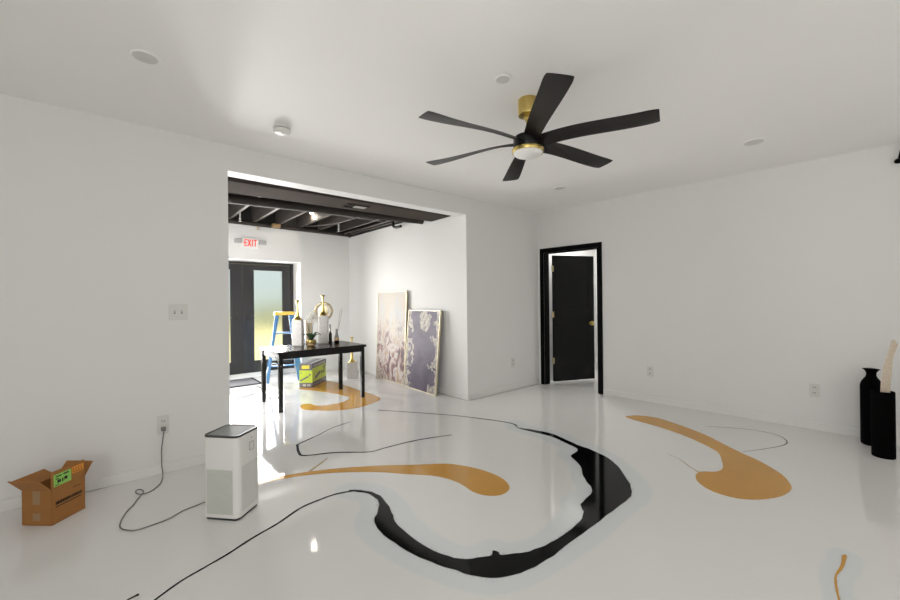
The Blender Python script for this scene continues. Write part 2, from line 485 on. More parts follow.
# entrance part behind the opening
bm = B(); box(bm, XR, W1 + .17, 0, XR + .12, YF + .5, 2.56)
struct(obj('wall_entrance_right', bm, 'wall'), 'white entrance wall behind the two leaning canvases', 'wall')
bm = B(); box(bm, .08, W1 + .17, 0, .2, YF + .5, 2.56)
struct(obj('wall_entrance_left', bm, 'wall'), 'white entrance wall hidden left of the opening', 'wall')
bm = B()
prism(bm, [(.2, 0), (.83, 0), (.83, 2.025), (2.57, 2.025), (2.57, 0), (XR, 0), (XR, 2.60), (.2, 2.60)], 'y', YF, YF + .5)
struct(obj('wall_entrance_far', bm, 'wall'), 'white entrance wall around the glazed double door', 'wall')
bm = B()
box(bm, .08, W1 + .17, 2.95, XR + .12, YF + .5, 3.05)
box(bm, XR, W1 + .17, 2.56, XR + .12, YF + .5, 2.95)
box(bm, .08, W1 + .17, 2.56, .2, YF + .5, 2.95)
box(bm, .2, YF, 2.60, XR, YF + .5, 2.95)
struct(obj('ceiling_entrance', bm, 'blackpaint'), 'black painted open ceiling above the entrance', 'ceiling')
for k, x in enumerate((.66, 1.035, 1.41, 1.785, 2.16, 2.535, 2.91, 3.285)):
    bm = B(); box(bm, x - .02, W1 + .175, 2.64, x + .02, YF - .005, 2.95)
    struct(obj('trim_%d' % (k + 1), bm, 'brownpaint'), 'dark painted ceiling joist running towards the double door', 'joist')['group'] = 'joists of the open ceiling'

# rooms behind the hinged door
bm = B(); box(bm, 6.80, 1.7, 0, 6.95, W1, ZC)
struct(obj('wall_hall_far', bm, 'wall'), 'white wall of the hall seen past the black door', 'wall')
bm = B(); box(bm, 5.2, 1.6, 0, 6.95, 1.7, ZC)
struct(obj('wall_hall_right', bm, 'wall'), 'white side wall of the hall behind the right wall', 'wall')

# baseboards
def baseboard(name, x0, y0, x1, y1, label, parent_matrix=None):
    bm = B(); box(bm, x0, y0, 0, x1, y1, .075)
    o = struct(obj(name, bm, 'trim', bevel=.004), label, 'baseboard')
    if parent_matrix is not None: o.matrix_world = parent_matrix
baseboard('baseboard_left', -2.38, W1 - .013, OX0, W1, 'low white baseboard left of the opening')
baseboard('baseboard_corner', OX1, W1 - .013, 5.03, W1, 'low white baseboard between the opening and the black door')
baseboard('baseboard_right', -.013, -2.6, 0, 2.72, 'low white baseboard along the right wall', W2M)
baseboard('baseboard_entrance', XR - .013, W1 + .0, XR, YF, 'low white baseboard behind the leaning canvases')
baseboard('baseboard_far', 2.6, YF - .013, XR - .013, YF, 'low white baseboard right of the double door')
baseboard('baseboard_hall', 6.787, 1.7, 6.80, W1, 'low white baseboard in the hall behind the door')

# ------------------------------------------------------------------ resin pours in the floor
OUT = {
    'BLACK': [(3.195, 2.681), (3.139, 2.605), (3.188, 2.488), (3.234, 2.293), (3.217, 2.156), (3.178, 2.013), (3.150, 1.905), (3.146, 1.816), (3.111, 1.695), (3.060, 1.572), (2.961, 1.457), (2.863, 1.369), (2.786, 1.299), (2.695, 1.241), (2.599, 1.198), (2.450, 1.188), (2.254, 1.189), (2.047, 1.188), (1.865, 1.188), (1.698, 1.185), (1.562, 1.194), (1.437, 1.230), (1.342, 1.286), (1.279, 1.370), (1.241, 1.457), (1.195, 1.573), (1.157, 1.715), (1.142, 1.866), (1.146, 1.991), (1.175, 2.086), (1.246, 2.158), (1.302, 2.254), (1.315, 2.341), (1.294, 2.424), (1.234, 2.503), (1.244, 2.524), (1.319, 2.438), (1.352, 2.315), (1.323, 2.157), (1.287, 2.052), (1.261, 1.982), (1.247, 1.847), (1.250, 1.706), (1.280, 1.573), (1.323, 1.482), (1.397, 1.429), (1.459, 1.395), (1.493, 1.414), (1.507, 1.393), (1.507, 1.364), (1.595, 1.304), (1.698, 1.267), (1.818, 1.253), (1.972, 1.255), (2.113, 1.269), (2.197, 1.309), (2.255, 1.362), (2.386, 1.382), (2.499, 1.420), (2.573, 1.506), (2.666, 1.598), (2.765, 1.666), (2.852, 1.787), (2.900, 1.839), (3.062, 1.874), (3.116, 2.018), (3.167, 2.246), (3.124, 2.539), (3.143, 2.632)],
    'GOLDLONG': [(0.776, 3.081), (0.937, 3.070), (1.062, 3.042), (1.247, 2.961), (1.430, 2.858), (1.609, 2.736), (1.782, 2.596), (1.922, 2.490), (2.026, 2.404), (2.097, 2.286), (2.152, 2.124), (2.159, 1.959), (2.119, 1.850), (2.059, 1.793), (1.965, 1.784), (1.889, 1.841), (1.857, 1.942), (1.872, 2.071), (1.855, 2.203), (1.796, 2.328), (1.658, 2.492), (1.547, 2.631), (1.388, 2.774), (1.221, 2.899), (1.061, 2.981), (0.932, 3.022), (0.773, 3.046)],
    'GOLDTAIL': [(4.295, 2.033), (4.363, 2.027), (4.457, 1.961), (4.511, 1.784), (4.419, 1.519), (4.295, 1.273), (4.140, 1.081), (4.013, 0.921), (3.908, 0.769), (3.742, 0.612), (3.583, 0.536), (3.474, 0.518), (3.321, 0.545), (3.167, 0.625), (3.077, 0.729), (3.066, 0.858), (3.133, 0.961), (3.236, 1.017), (3.348, 1.020), (3.433, 0.943), (3.539, 0.926), (3.717, 0.979), (3.891, 1.058), (4.026, 1.232), (4.133, 1.422), (4.214, 1.668), (4.246, 1.869)],
    'GOLDSTUB': [(2.786, 0.220), (2.804, 0.204), (2.686, 0.204), (2.625, 0.211), (2.576, 0.219), (2.510, 0.216), (2.378, 0.196), (2.296, 0.180), (2.283, 0.185), (2.364, 0.201), (2.493, 0.223), (2.547, 0.227), (2.600, 0.225), (2.666, 0.218), (2.738, 0.218)],
    'GOLDHOOK': [(2.133, 6.017), (2.312, 6.218), (2.480, 6.300), (2.691, 6.165), (2.742, 5.731), (2.737, 5.277), (2.763, 4.898), (2.707, 4.598), (2.557, 4.498), (2.358, 4.422), (2.160, 4.421), (1.994, 4.504), (1.853, 4.635), (1.757, 4.776), (1.762, 4.936), (1.821, 5.036), (1.906, 5.009), (1.932, 4.874), (2.041, 4.792), (2.200, 4.777), (2.328, 4.836), (2.435, 4.963), (2.425, 5.111), (2.363, 5.371), (2.239, 5.691), (2.121, 5.909)],
}
LINE = {
    'BLACKHEAD': [(2.404, 4.149), (2.617, 3.849), (2.844, 3.506), (2.967, 3.298), (3.069, 3.081), (3.159, 2.867), (3.193, 2.728), (3.171, 2.642)],
    'BLACKTAIL': [(1.254, 2.499), (1.138, 2.538), (1.014, 2.537), (0.890, 2.516), (0.730, 2.434), (0.575, 2.376), (0.445, 2.314), (0.331, 2.272), (0.229, 2.234), (0.134, 2.174), (0.077, 2.131)],
    'SLANT': [(1.955, 3.954), (1.721, 3.891), (1.530, 3.782), (1.292, 3.663), (1.263, 3.619), (1.215, 3.448), (1.231, 3.350), (1.455, 3.237), (1.678, 3.053), (1.836, 3.040), (2.119, 3.012), (2.337, 2.951), (2.491, 2.893)],
    'ARC': [(4.567, 1.344), (4.730, 1.115), (4.797, 0.904), (4.745, 0.773), (4.601, 0.708), (4.448, 0.726), (4.209, 0.827), (4.036, 0.915)],
    'GOLDTHIN': [(3.528, 1.316), (3.475, 1.198), (3.383, 1.101), (3.331, 1.023)],
    'GOLDBRANCH': [(1.119, 2.997), (1.234, 3.078), (1.353, 3.171)],
    'SHORT': [(1.196, 5.890), (1.351, 5.983), (1.528, 6.112)],
    'SHORT2': [(1.689, 6.656), (1.704, 6.545), (1.705, 6.402)],
    'WALLGAP': [(-0.554, 3.753), (-0.460, 3.743), (-0.282, 3.735), (-0.133, 3.735), (0.000, 3.736)],
    'BLOB': [(0.027, 2.249), (0.051, 2.257), (0.079, 2.262)],
}
CORDFLOOR = [(0.264, 3.620), (0.255, 3.553), (0.224, 3.478), (0.190, 3.431), (0.156, 3.416), (0.125, 3.433), (0.108, 3.485), (0.120, 3.519), (0.141, 3.503), (0.150, 3.457), (0.134, 3.406), (0.111, 3.346), (0.089, 3.272), (0.062, 3.216), (0.041, 3.150), (0.026, 3.083), (0.020, 3.018), (0.029, 2.975), (0.048, 2.940), (0.088, 2.901), (0.153, 2.900), (0.243, 2.918), (0.320, 2.970), (0.389, 2.987), (0.457, 2.994)]


def closed_smooth(pts, sub=3):
    n = len(pts); P = [Vector((p[0], p[1], 0)) for p in pts]; out = []
    for i in range(n):
        a, b, c, d = P[i - 1], P[i], P[(i + 1) % n], P[(i + 2) % n]
        for k in range(sub):
            t = k / sub
            out.append(.5 * ((2 * b) + (c - a) * t + (2 * a - 5 * b + 4 * c - d) * t * t + (3 * b - a - 3 * c + d) * t ** 3))
    return out

def pour(name, pts, m, label, top=.0016, jit=0.0):
    q = closed_smooth(pts)
    if jit: q = [p + Vector((random.uniform(-jit, jit), random.uniform(-jit, jit), 0)) for p in q]
    bm = B()
    lo = [bm.verts.new((p.x, p.y, .0002)) for p in q]; hi = [bm.verts.new((p.x, p.y, top)) for p in q]
    f = bm.faces.new(hi)
    for i in range(len(q)):
        bm.faces.new((lo[i], lo[(i + 1) % len(q)], hi[(i + 1) % len(q)], hi[i]))
    bmesh.ops.triangulate(bm, faces=[f])
    o = obj(name, bm, m, floor); o['label'] = label
    return o

def vein(name, pts, w0, w1, m, label, z=.0013, sub=6, peak=None):
    P = smooth_path([(p[0], p[1], z) for p in pts], sub)
    bm = B(); prev = None
    n = len(P)
    for i, p in enumerate(P):
        d = (P[min(i + 1, n - 1)] - P[max(i - 1, 0)]).normalized()
        s = Vector((-d.y, d.x, 0))
        t = i / (n - 1)
        w = w0 + (w1 - w0) * t if peak is None else (w0 + (peak - w0) * min(1, t * 3) if t < .6 else peak + (w1 - peak) * (t - .6) / .4)
        w *= .5 * random.uniform(.82, 1.12)
        cur = (bm.verts.new(p + s * w), bm.verts.new(p - s * w))
        if prev: bm.faces.new((prev[0], prev[1], cur[1], cur[0]))
        prev = cur
    o = obj(name, bm, m, floor); o['label'] = label
    return o

def haze(polys, D, res, name, label):
    import itertools
    segs = []
    for pts in polys:
        q = closed_smooth(pts, 2)
        segs += [(q[i].x, q[i].y, q[(i + 1) % len(q)].x, q[(i + 1) % len(q)].y) for i in range(len(q))]
    xs = [s[0] for s in segs]; ys = [s[1] for s in segs]
    x0, y0 = min(xs) - D - res, min(ys) - D - res
    nx, ny = int((max(xs) + D - x0) / res) + 2, int((max(ys) + D - y0) / res) + 2
    def inside(x, y):
        c = False
        for ax, ay, bx_, by in segs:
            if (ay > y) != (by > y) and x < (bx_ - ax) * (y - ay) / (by - ay) + ax: c = not c
        return c
    val = {}
    for i in range(nx):
        for j in range(ny):
            x, y = x0 + i * res, y0 + j * res
            d2 = 1e9
            for ax, ay, bx_, by in segs:
                if min(abs(ax - x), abs(ay - y)) > D + .2: continue
                ux, uy = bx_ - ax, by - ay
                L = ux * ux + uy * uy + 1e-12
                t = max(0, min(1, ((x - ax) * ux + (y - ay) * uy) / L))
                d = (ax + ux * t - x) ** 2 + (ay + uy * t - y) ** 2
                if d < d2: d2 = d
            if d2 < D * D or inside(x, y):
                w = D * (.82 + .18 * math.sin(5.1 * x + 2.3 * y) * math.sin(3.7 * y - 1.9 * x))
                val[i, j] = 1.0 if inside(x, y) else max(0.0, 1 - math.sqrt(d2) / w)
    bm = B(); lay = bm.verts.layers.float.new('falloff'); vs = {}
    def vert(k):
        if k not in vs:
            v = bm.verts.new((x0 + k[0] * res, y0 + k[1] * res, .0007)); v[lay] = val.get(k, 0.0); vs[k] = v
        return vs[k]
    for i in range(nx - 1):
        for j in range(ny - 1):
            ks = ((i, j), (i + 1, j), (i + 1, j + 1), (i, j + 1))
            if any(val.get(k, 0) > 0 for k in ks):
                bm.faces.new([vert(k) for k in ks])
    o = obj(name, bm, 'haze', floor); o['label'] = label
    return o

haze([OUT['BLACK']], .15, .02, 'overspray', 'pale grey speckled overspray around the black swirl')
haze([OUT['GOLDSTUB']], .065, .02, 'overspray', 'pale grey overspray around the short gold stub')
pour('black_swirl', OUT['BLACK'], 'blackresin', 'wide black S-shaped resin swirl', jit=.004)
pour('gold_pour', OUT['GOLDLONG'], 'goldresin', 'long gold pour with a round end left of the swirl')
pour('gold_pour', OUT['GOLDTAIL'], 'goldresin', 'gold tadpole-shaped pour right of the black swirl')
pour('gold_pour', OUT['GOLDHOOK'], 'goldresin', 'gold hook-shaped pour under the black table')
pour('gold_pour', OUT['GOLDSTUB'], 'goldresin', 'short bent gold stub at the near edge')
vein('black_vein', LINE['BLACKHEAD'], .017, .026, 'greyresin', 'thin dark vein leading into the far end of the swirl')
vein('black_vein', LINE['BLACKTAIL'], .020, .011, 'blackresin', 'thin black tail running from the swirl to the near left')
vein('grey_vein', LINE['SLANT'], .012, .016, 'greyresin', 'thin dark angled vein in front of the table', peak=.023)
vein('grey_vein', LINE['ARC'], .006, .004, 'greyresin', 'hair-thin grey arc above the gold tadpole', peak=.010)
vein('grey_vein', LINE['SHORT'], .008, .012, 'greyresin', 'short dark streak near the doormat')
vein('grey_vein', LINE['SHORT2'], .012, .018, 'greyresin', 'short dark dash by the left table legs')
vein('grey_vein', LINE['BLOB'], .004, .02, 'blackresin', 'small black mark at the near left edge')
vein('black_vein', LINE['WALLGAP'], .016, .004, 'blackresin', 'black line behind the cardboard box along the left wall')
vein('gold_vein', LINE['GOLDTHIN'], .005, .012, 'palegold', 'thin gold trickle running into the gold tadpole')
vein('gold_vein', LINE['GOLDBRANCH'], .022, .014, 'palegold', 'faint gold side streak above the long gold pour')
vein('joint_shade', [(OX1 + .01, W1 - .018), (4.3, W1 - .018), (5.02, W1 - .02)], .004, .010, 'greyresin', 'painted dark strip for the gap shade along the wall left of the black door', sub=4)  # strip painted dark for the shade in the joint at the wall base
vein('joint_shade', [(XR - .018, W1 + .02), (XR - .018, 4.4)], .006, .009, 'greyresin', 'painted dark strip for the gap shade along the wall right of the purple canvas', sub=4)  # same painted joint shade along the entrance wall

# ------------------------------------------------------------------ hinged black door in the right wall
d1 = thing('door_1', 'black two-panel hinged door standing half open in the right wall', 'door'); struct(d1)
d1.matrix_world = W2M
bm = B()
for x0, x1 in ((-.016, 0), (.12, .136)):
    prism(bm, [(2.722, 0), (2.785, 0), (2.785, 2.03), (3.643, 2.03), (3.643, 0), (3.706, 0), (3.706, 2.095), (2.722, 2.095)], 'x', x0, x1)
obj('casing', bm, 'casing', d1, bevel=.003)
bm = B()
prism(bm, [(2.785, 0), (2.80, 0), (2.80, 2.015), (3.628, 2.015), (3.628, 0), (3.643, 0), (3.643, 2.03), (2.785, 2.03)], 'x', .0, .12)
obj('jamb', bm, 'casing', d1)
# leaf: local frame at the hinge pin, x along the leaf
leaf = bpy.data.objects.new('leaf', None); COL.objects.link(leaf); leaf.parent = d1
pin = W2M.inverted() @ Vector((5.195, 3.605, 0)); tip = W2M.inverted() @ Vector((5.88, 3.29, 0))
leaf.location = (pin.x, pin.y, 0); leaf.rotation_euler = (0, 0, math.atan2(tip.y - pin.y, tip.x - pin.x))
LW = (tip - pin).length; LS = .018
bm = B()
y0, y1 = -.018, .018
def panelled(bm, x0, x1, z0, z1, rails, st, yb, yf, rec):
    # stiles and rails standing proud of recessed panels
    box(bm, x0, yb + rec, z0, x1, yf - rec, z1)
    for a, b in ((x0, x0 + st), (x1 - st, x1)): box(bm, a, yb, z0, b, yf, z1)
    for a, b in rails: box(bm, x0 + st, yb, a, x1 - st, yf, b)
panelled(bm, LS, LW, .03, 2.0, ((.03, .27), (1.03, 1.16), (1.86, 2.0)), .105, y0, y1, .004)
obj('door_panel', bm, 'blackdoor', leaf, bevel=.002)
for s in (-1, 1):
    bm = B(); lathe(bm, [(.027, 0), (.027, .008), (.011, .010), (.011, .03), (.030, .036), (.037, .05), (.030, .064), (.012, .070)], 20)
    k = obj('knob', bm, 'gold', leaf, smooth=True); k['label'] = 'round gold door knob'
    k.location = (LW - .075, s * .018, .925); k.rotation_euler = (-s * PI / 2, 0, 0)
for z in (.355, 1.075, 1.79):
    bm = B(); box(bm, -.012, -.03, z - .045, .022, -.0185, z + .045); lathe(bm, [(.008, -.05), (.008, .05)], 10, (-.004, -.03, z))
    k = obj('hinge', bm, 'brass', leaf); k['label'] = 'satin brass hinge'

# ------------------------------------------------------------------ glazed double door
d2 = thing('door_2', 'dark glazed double door with frosted panes at the far end', 'door', (0, YF + .41, 0)); struct(d2)
bm = B(); box(bm, .83, -.03, 0, 2.57, .07, .075); k = obj('threshold', bm, 'trim', d2); k['label'] = 'white raised threshold'
bm = B()
for a, b, c, d in ((.83, .075, .875, 2.02), (2.525, .075, 2.57, 2.02), (.875, 1.985, 2.525, 2.02)):
    box(bm, a, -.03, b, c, .07, d)
obj('door_frame', bm, 'bronze', d2)
for x0, x1, p0, p1, hx in ((.878, 1.698, 1.03, 1.515, 1.62), (1.702, 2.522, 1.888, 2.374, 1.78)):
    bm = B()
    for a, b, c, d in ((x0, .08, p0, 1.98), (p1, .08, x1, 1.98), (p0, .08, p1, .285), (p0, 1.882, p1, 1.98)):
        box(bm, a, -.022, b, c, .022, d)
    lf = obj('leaf', bm, 'bronze', d2, bevel=.003)
    bm = B(); box(bm, p0, -.004, .285, p1, .004, 1.882)
    g = obj('pane', bm, 'frosted', lf); g['label'] = 'rain-patterned frosted glass pane'
    bm = B(); box(bm, hx - .018, -.032, .93, hx + .018, -.022, 1.17); tube(bm, [(hx, -.03, 1.05), (hx, -.075, 1.05), (hx + (.1 if hx > 1.7 else -.1), -.075, 1.05)], .009, 8)
    obj('handle', bm, 'bronze', lf)

# outdoors beyond the double door
bm = B(); box(bm, -40, YF + .55, -.3, 45, 70, -.08)
struct(obj('ground', bm, 'grass'), 'sunlit lawn outside the double door', 'ground')
bm = B()
for i in range(60):
    x = -14 + i * .55 + random.uniform(-.2, .2)
    r = random.uniform(.6, .95)
    bmesh.ops.create_icosphere(bm, subdivisions=2, radius=r, matrix=Matrix.Translation((x, 24 + random.uniform(-.4, .4), random.uniform(.1, .5))) @ Matrix.Diagonal((1, 1, random.uniform(.7, 1.0), 1)))
for v in bm.verts: v.co += Vector((random.uniform(-.08, .08), random.uniform(-.08, .08), random.uniform(-.08, .08)))
struct(obj('hedge', bm, 'hedge', smooth=True), 'green hedge beyond the lawn outside', 'hedge')['kind'] = 'stuff'

# ------------------------------------------------------------------ ceiling fan
fan = thing('ceiling_fan', 'six-bladed dark ceiling fan with gold mount and white round light', 'fan', (2.13, 1.65, ZC))
Z0 = -ZC
bm = B(); lathe(bm, [(.066, 0), (.068, -.012), (.068, -.088), (.064, -.106), (.03, -.110)], 40)
obj('canopy', bm, 'gold', fan, smooth=True)
bm = B(); lathe(bm, [(.0135, -.10), (.0135, -.25)], 16); lathe(bm, [(.02, -.112), (.024, -.125), (.02, -.14)], 16)
obj('downrod', bm, 'gold', fan, smooth=True)
bm = B(); lathe(bm, [(.016, -.195), (.022, -.20), (.030, -.225), (.046, -.243), (.05, -.25)], 24)
obj('coupling', bm, 'gold', fan, smooth=True)
bm = B(); lathe(bm, [(.05, -.248), (.088, -.252), (.097, -.262), (.097, -.335), (.09, -.345)], 40)
obj('motor_housing', bm, 'fanblack', fan, smooth=True)
bm = B(); lathe(bm, [(.098, -.336), (.106, -.338), (.107, -.352), (.103, -.36), (.095, -.361)], 40)
obj('light_ring', bm, 'gold', fan, smooth=True)
bm = B(); lathe(bm, [(.098, -.352), (.097, -.363), (.085, -.374), (.06, -.382), (.03, -.386), (.004, -.387)], 40)
obj('light_lens', bm, 'lens', fan, smooth=True)
def blade_bm(ang):
    bm = B()
    ca, sa = math.cos(ang), math.sin(ang)
    d = Vector((ca, sa, 0)); t = Vector((-sa, ca, 0)); up = Vector((0, 0, 1))
    rings = []
    n = 22
    for i in range(n + 1):
        u = i / n
        r = .085 + u * .698
        chord = .100 + .046 * min(1, u * 1.1) ** .9
        if u > .93: chord *= math.sqrt(max(.0, 1 - ((u - .93) / .07) ** 2 * .16))
        p = R(27 - 20 * u ** .8)
        zc = -.293 + .018 * math.sin(PI * min(1, u * 1.2)) * (1 - u)
        c = d * r + up * zc
        s = t * math.cos(p) - up * math.sin(p)
        nn = up * math.cos(p) + t * math.sin(p)
        h = .0055 * (1 - .4 * u)
        ring = []
        m = 6
        for k in range(m + 1):
            a = -1 + 2 * k / m
            ring.append(bm.verts.new(c + s * (a * chord / 2) + nn * (h * math.sqrt(max(0.02, 1 - a * a)) + .012 * (1 - a * a) * (1 - u))))
        for k in range(m - 1, 0, -1):
            a = -1 + 2 * k / m
            ring.append(bm.verts.new(c + s * (a * chord / 2) + nn * (-h * math.sqrt(max(0.02, 1 - a * a)) + .012 * (1 - a * a) * (1 - u))))
        rings.append(ring)
    for a, b in zip(rings, rings[1:]):
        for k in range(len(a)):
            bm.faces.new((a[k], a[(k + 1) % len(a)], b[(k + 1) % len(a)], b[k]))
    bm.faces.new(rings[0][::-1]); bm.faces.new(rings[-1])
    return bm
for k in range(6):
    obj('blade', blade_bm(R(49.2 + 60 * k)), 'blade', fan, smooth=True)
for ch in fan.children:                      # the fan hangs a touch out of plumb
    if not ch.name.startswith('canopy'): ch.rotation_euler = (0, .020, 0)

# ------------------------------------------------------------------ small things on the ceiling
def downlight(x, y, label, r=.075):
    t = thing('recessed_downlight', label, 'light', (x, y, ZC), 0, 'recessed ceiling lights')
    bm = B(); lathe(bm, [(r * .8, 0), (r * .82, -.005), (r * .96, -.0045), (r, 0)], 40, caps=False); obj('trim_ring', bm, 'ceil', t, smooth=True)
    bm = B(); lathe(bm, [(r * .81, 0), (r * .81, -.0042)], 40); obj('lens', bm, 'greydisc', t)
downlight(.141, 2.70, 'unlit round recessed light at the left of the main ceiling', .070)
downlight(1.81, 1.59, 'unlit round recessed light just left of the fan mount', .05)
downlight(4.22, .847, 'unlit round recessed light over the right wall side', .085)
downlight(4.10, 2.72, 'unlit round recessed light near the corner beyond the fan')
sd = thing('smoke_detector', 'white round smoke detector on the ceiling above the opening', 'detector', (.993, 3.115, ZC))
bm = B(); lathe(bm, [(.062, 0), (.064, -.012), (.060, -.016)], 36); obj('base', bm, 'plastic', sd, smooth=True)
bm = B(); lathe(bm, [(.053, -.012), (.053, -.026)], 36); obj('vent_band', bm, 'slot', sd, smooth=True)['label'] = 'dark slotted band'
bm = B(); lathe(bm, [(.060, -.022), (.062, -.030), (.058, -.044), (.046, -.052), (.02, -.054)], 36); obj('cover', bm, 'plastic', sd, smooth=True)
bm = B(); lathe(bm, [(.012, -.052), (.012, -.058), (.009, -.059)], 16, (.0, -.02, 0)); obj('button', bm, 'plastic', sd, smooth=True)

# ------------------------------------------------------------------ switches and outlets
def outlet(name, label, loc, rz, w=.075, h=.125, group=None):
    t = thing(name, label, 'outlet', loc, rz, group)
    bm = B(); prism(bm, rounded_rect(-w / 2, -h / 2, w / 2, h / 2, .008, 3), 'y', -.006, 0)
    obj('cover_plate', bm, 'plate', t, bevel=.0015)
    for s in (-1, 1):
        bm = B(); prism(bm, rounded_rect(-.017, s * .027 - .018, .017, s * .027 + .018, .012, 4), 'y', -.009, -.004)
        r = obj('receptacle', bm, 'plate', t)
        for q in (-.007, .007):
            bm = B(); box(bm, q - .0022, -.0098, s * .027 - .004, q + .0022, -.0085, s * .027 + .010)
            obj('slot', bm, 'slot', r)
    return t
outlet('wall_outlet', 'white outlet in the left wall with the grey cord plugged in', (.285, W1, .374), 0, .076, .145, 'wall outlets')
outlet('wall_outlet', 'white outlet low on the wall left of the black door', (4.42, W1, .395), 0, .075, .13, 'wall outlets')
for v, lab in ((2.113, 'white outlet low on the right wall, nearer the black door'), (.595, 'white outlet low on the right wall, nearer the black vases')):
    p = W2M @ Vector((0, v, .39))
    outlet('wall_outlet', lab, p, PHI - PI / 2, .078, .128, 'wall outlets')
sw = thing('light_switch', 'white double light switch on the left wall near the opening', 'switch', (.388, W1, 1.24))
bm = B(); prism(bm, rounded_rect(-.062, -.063, .062, .063, .008, 3), 'y', -.006, 0); obj('cover_plate', bm, 'plate', sw, bevel=.0015)
for s in (-1, 1):
    bm = B(); box(bm, s * .023 - .005, -.0075, -.012, s * .023 + .005, -.005, .012); h = obj('switch_slot', bm, 'slot', sw)
    bm = B(); box(bm, s * .023 - .0035, -.016, -.002, s * .023 + .0035, -.006, .008); obj('toggle', bm, 'plate', h)

# ------------------------------------------------------------------ air purifier and its cord
ap = thing('air_purifier', 'white box-shaped air purifier on the floor by the opening', 'air purifier', (.561, 2.768, 0), R(41))
hx, hy, H = .108, .117, .510
bm = B(); prism(bm, rounded_rect(-hx + .006, -hy + .006, hx - .006, hy - .006, .028), 'z', .0, .014); obj('foot', bm, 'darkrim', ap)
bm = B(); prism(bm, rounded_rect(-hx, -hy, hx, hy, .032), 'z', .014, H - .012)
obj('housing', bm, 'plastic', ap, smooth=True, bevel=.004)
bm = B()
q = rounded_rect(-hx, -hy, hx, hy, .032); q2 = rounded_rect(-hx + .012, -hy + .012, hx - .012, hy - .012, .022)
for a, b in ((q, q2),):
    lo = [bm.verts.new((*p, H - .012)) for p in a]; hi = [bm.verts.new((*p, H)) for p in a]; hi2 = [bm.verts.new((*p, H)) for p in b]; lo2 = [bm.verts.new((*p, H - .012)) for p in b]
    n = len(a)
    for i in range(n):
        j = (i + 1) % n
        bm.faces.new((lo[i], lo[j], hi[j], hi[i])); bm.faces.new((hi[i], hi[j], hi2[j], hi2[i])); bm.faces.new((hi2[i], hi2[j], lo2[j], lo2[i]))
obj('top_rim', bm, 'darkrim', ap)
bm = B()
for i in range(15):
    x = -hx + .018 + i * (2 * hx - .036) / 14
    box(bm, x - .0028, -hy + .012, H - .010, x + .0028, hy - .012, H - .003)
for i in range(4):
    y = -hy + .03 + i * (2 * hy - .06) / 3
    box(bm, -hx + .012, y - .002, H - .0115, hx - .012, y + .002, H - .006)
obj('outlet_grille', bm, 'topgrille', ap)
bm = B()
for i in range(24):
    z = .042 + i * .0108
    box(bm, -hx - .0035, -hy + .036, z, -hx + .001, hy - .03, z + .0062)
box(bm, -hx - .001, -hy + .034, .038, -hx + .001, hy - .028, .305)
obj('intake_grille', bm, 'grillegrey', ap)['label'] = 'grey-green slatted intake grille'
bm = B()
box(bm, -hx + .036, -hy - .0015, .045, hx - .028, -hy + .001, .315)
obj('mesh_panel', bm, 'grillelight', ap)['label'] = 'pale grey mesh side panel'
bm = B()
rr = rounded_rect(-.014 + .012, .385, .030 + .012, .437, .009, 4); r2 = rounded_rect(-.011 + .012, .388, .027 + .012, .434, .007, 4)
A = [bm.verts.new((p[0], -hy - .002, p[1])) for p in rr]; Bq = [bm.verts.new((p[0], -hy - .002, p[1])) for p in r2]
A0 = [bm.verts.new((p[0], -hy + .002, p[1])) for p in rr]
for i in range(len(A)):
    j = (i + 1) % len(A); bm.faces.new((A[i], A[j], Bq[j], Bq[i])); bm.faces.new((A0[i], A0[j], A[j], A[i]))
obj('control_panel', bm, 'greydarkline', ap)['label'] = 'rounded square control outline'
bm = B(); lathe(bm, [(.003, 0), (.003, .002)], 10); k = obj('indicator', bm, 'slot', ap); k.location = (.022, -hy, .462); k.rotation_euler = (PI / 2, 0, 0)
inv = (Matrix.Translation((.561, 2.768, 0)) @ Matrix.Rotation(R(41), 4, 'Z')).inverted()
bm = B()
cp = [(.285, W1 - .03, .345), (.285, W1 - .042, .325), (.281, W1 - .03, .27), (.272, W1 - .022, .18), (.273, W1 - .025, .07), (.277, W1 - .05, .012)]
cp += [(x, y, .006) for x, y in CORDFLOOR[1:]] + [(.468, 2.862, .006), (.485, 2.85, .03)]
# lift the little loop where the cord crosses itself
cp = [Vector(p) for p in cp]
tube(bm, [inv @ p for p in smooth_path(cp, 5)], .0036, 8)
cd = obj('cord', bm, 'cord', ap, smooth=True); cd['label'] = 'thin grey power cord looping on the floor'
bm = B(); box(bm, .270, W1 - .036, .332, .300, W1 - .0095, .362)
for v in bm.verts: v.co = inv @ v.co
obj('plug', bm, 'cord', cd, bevel=.004)

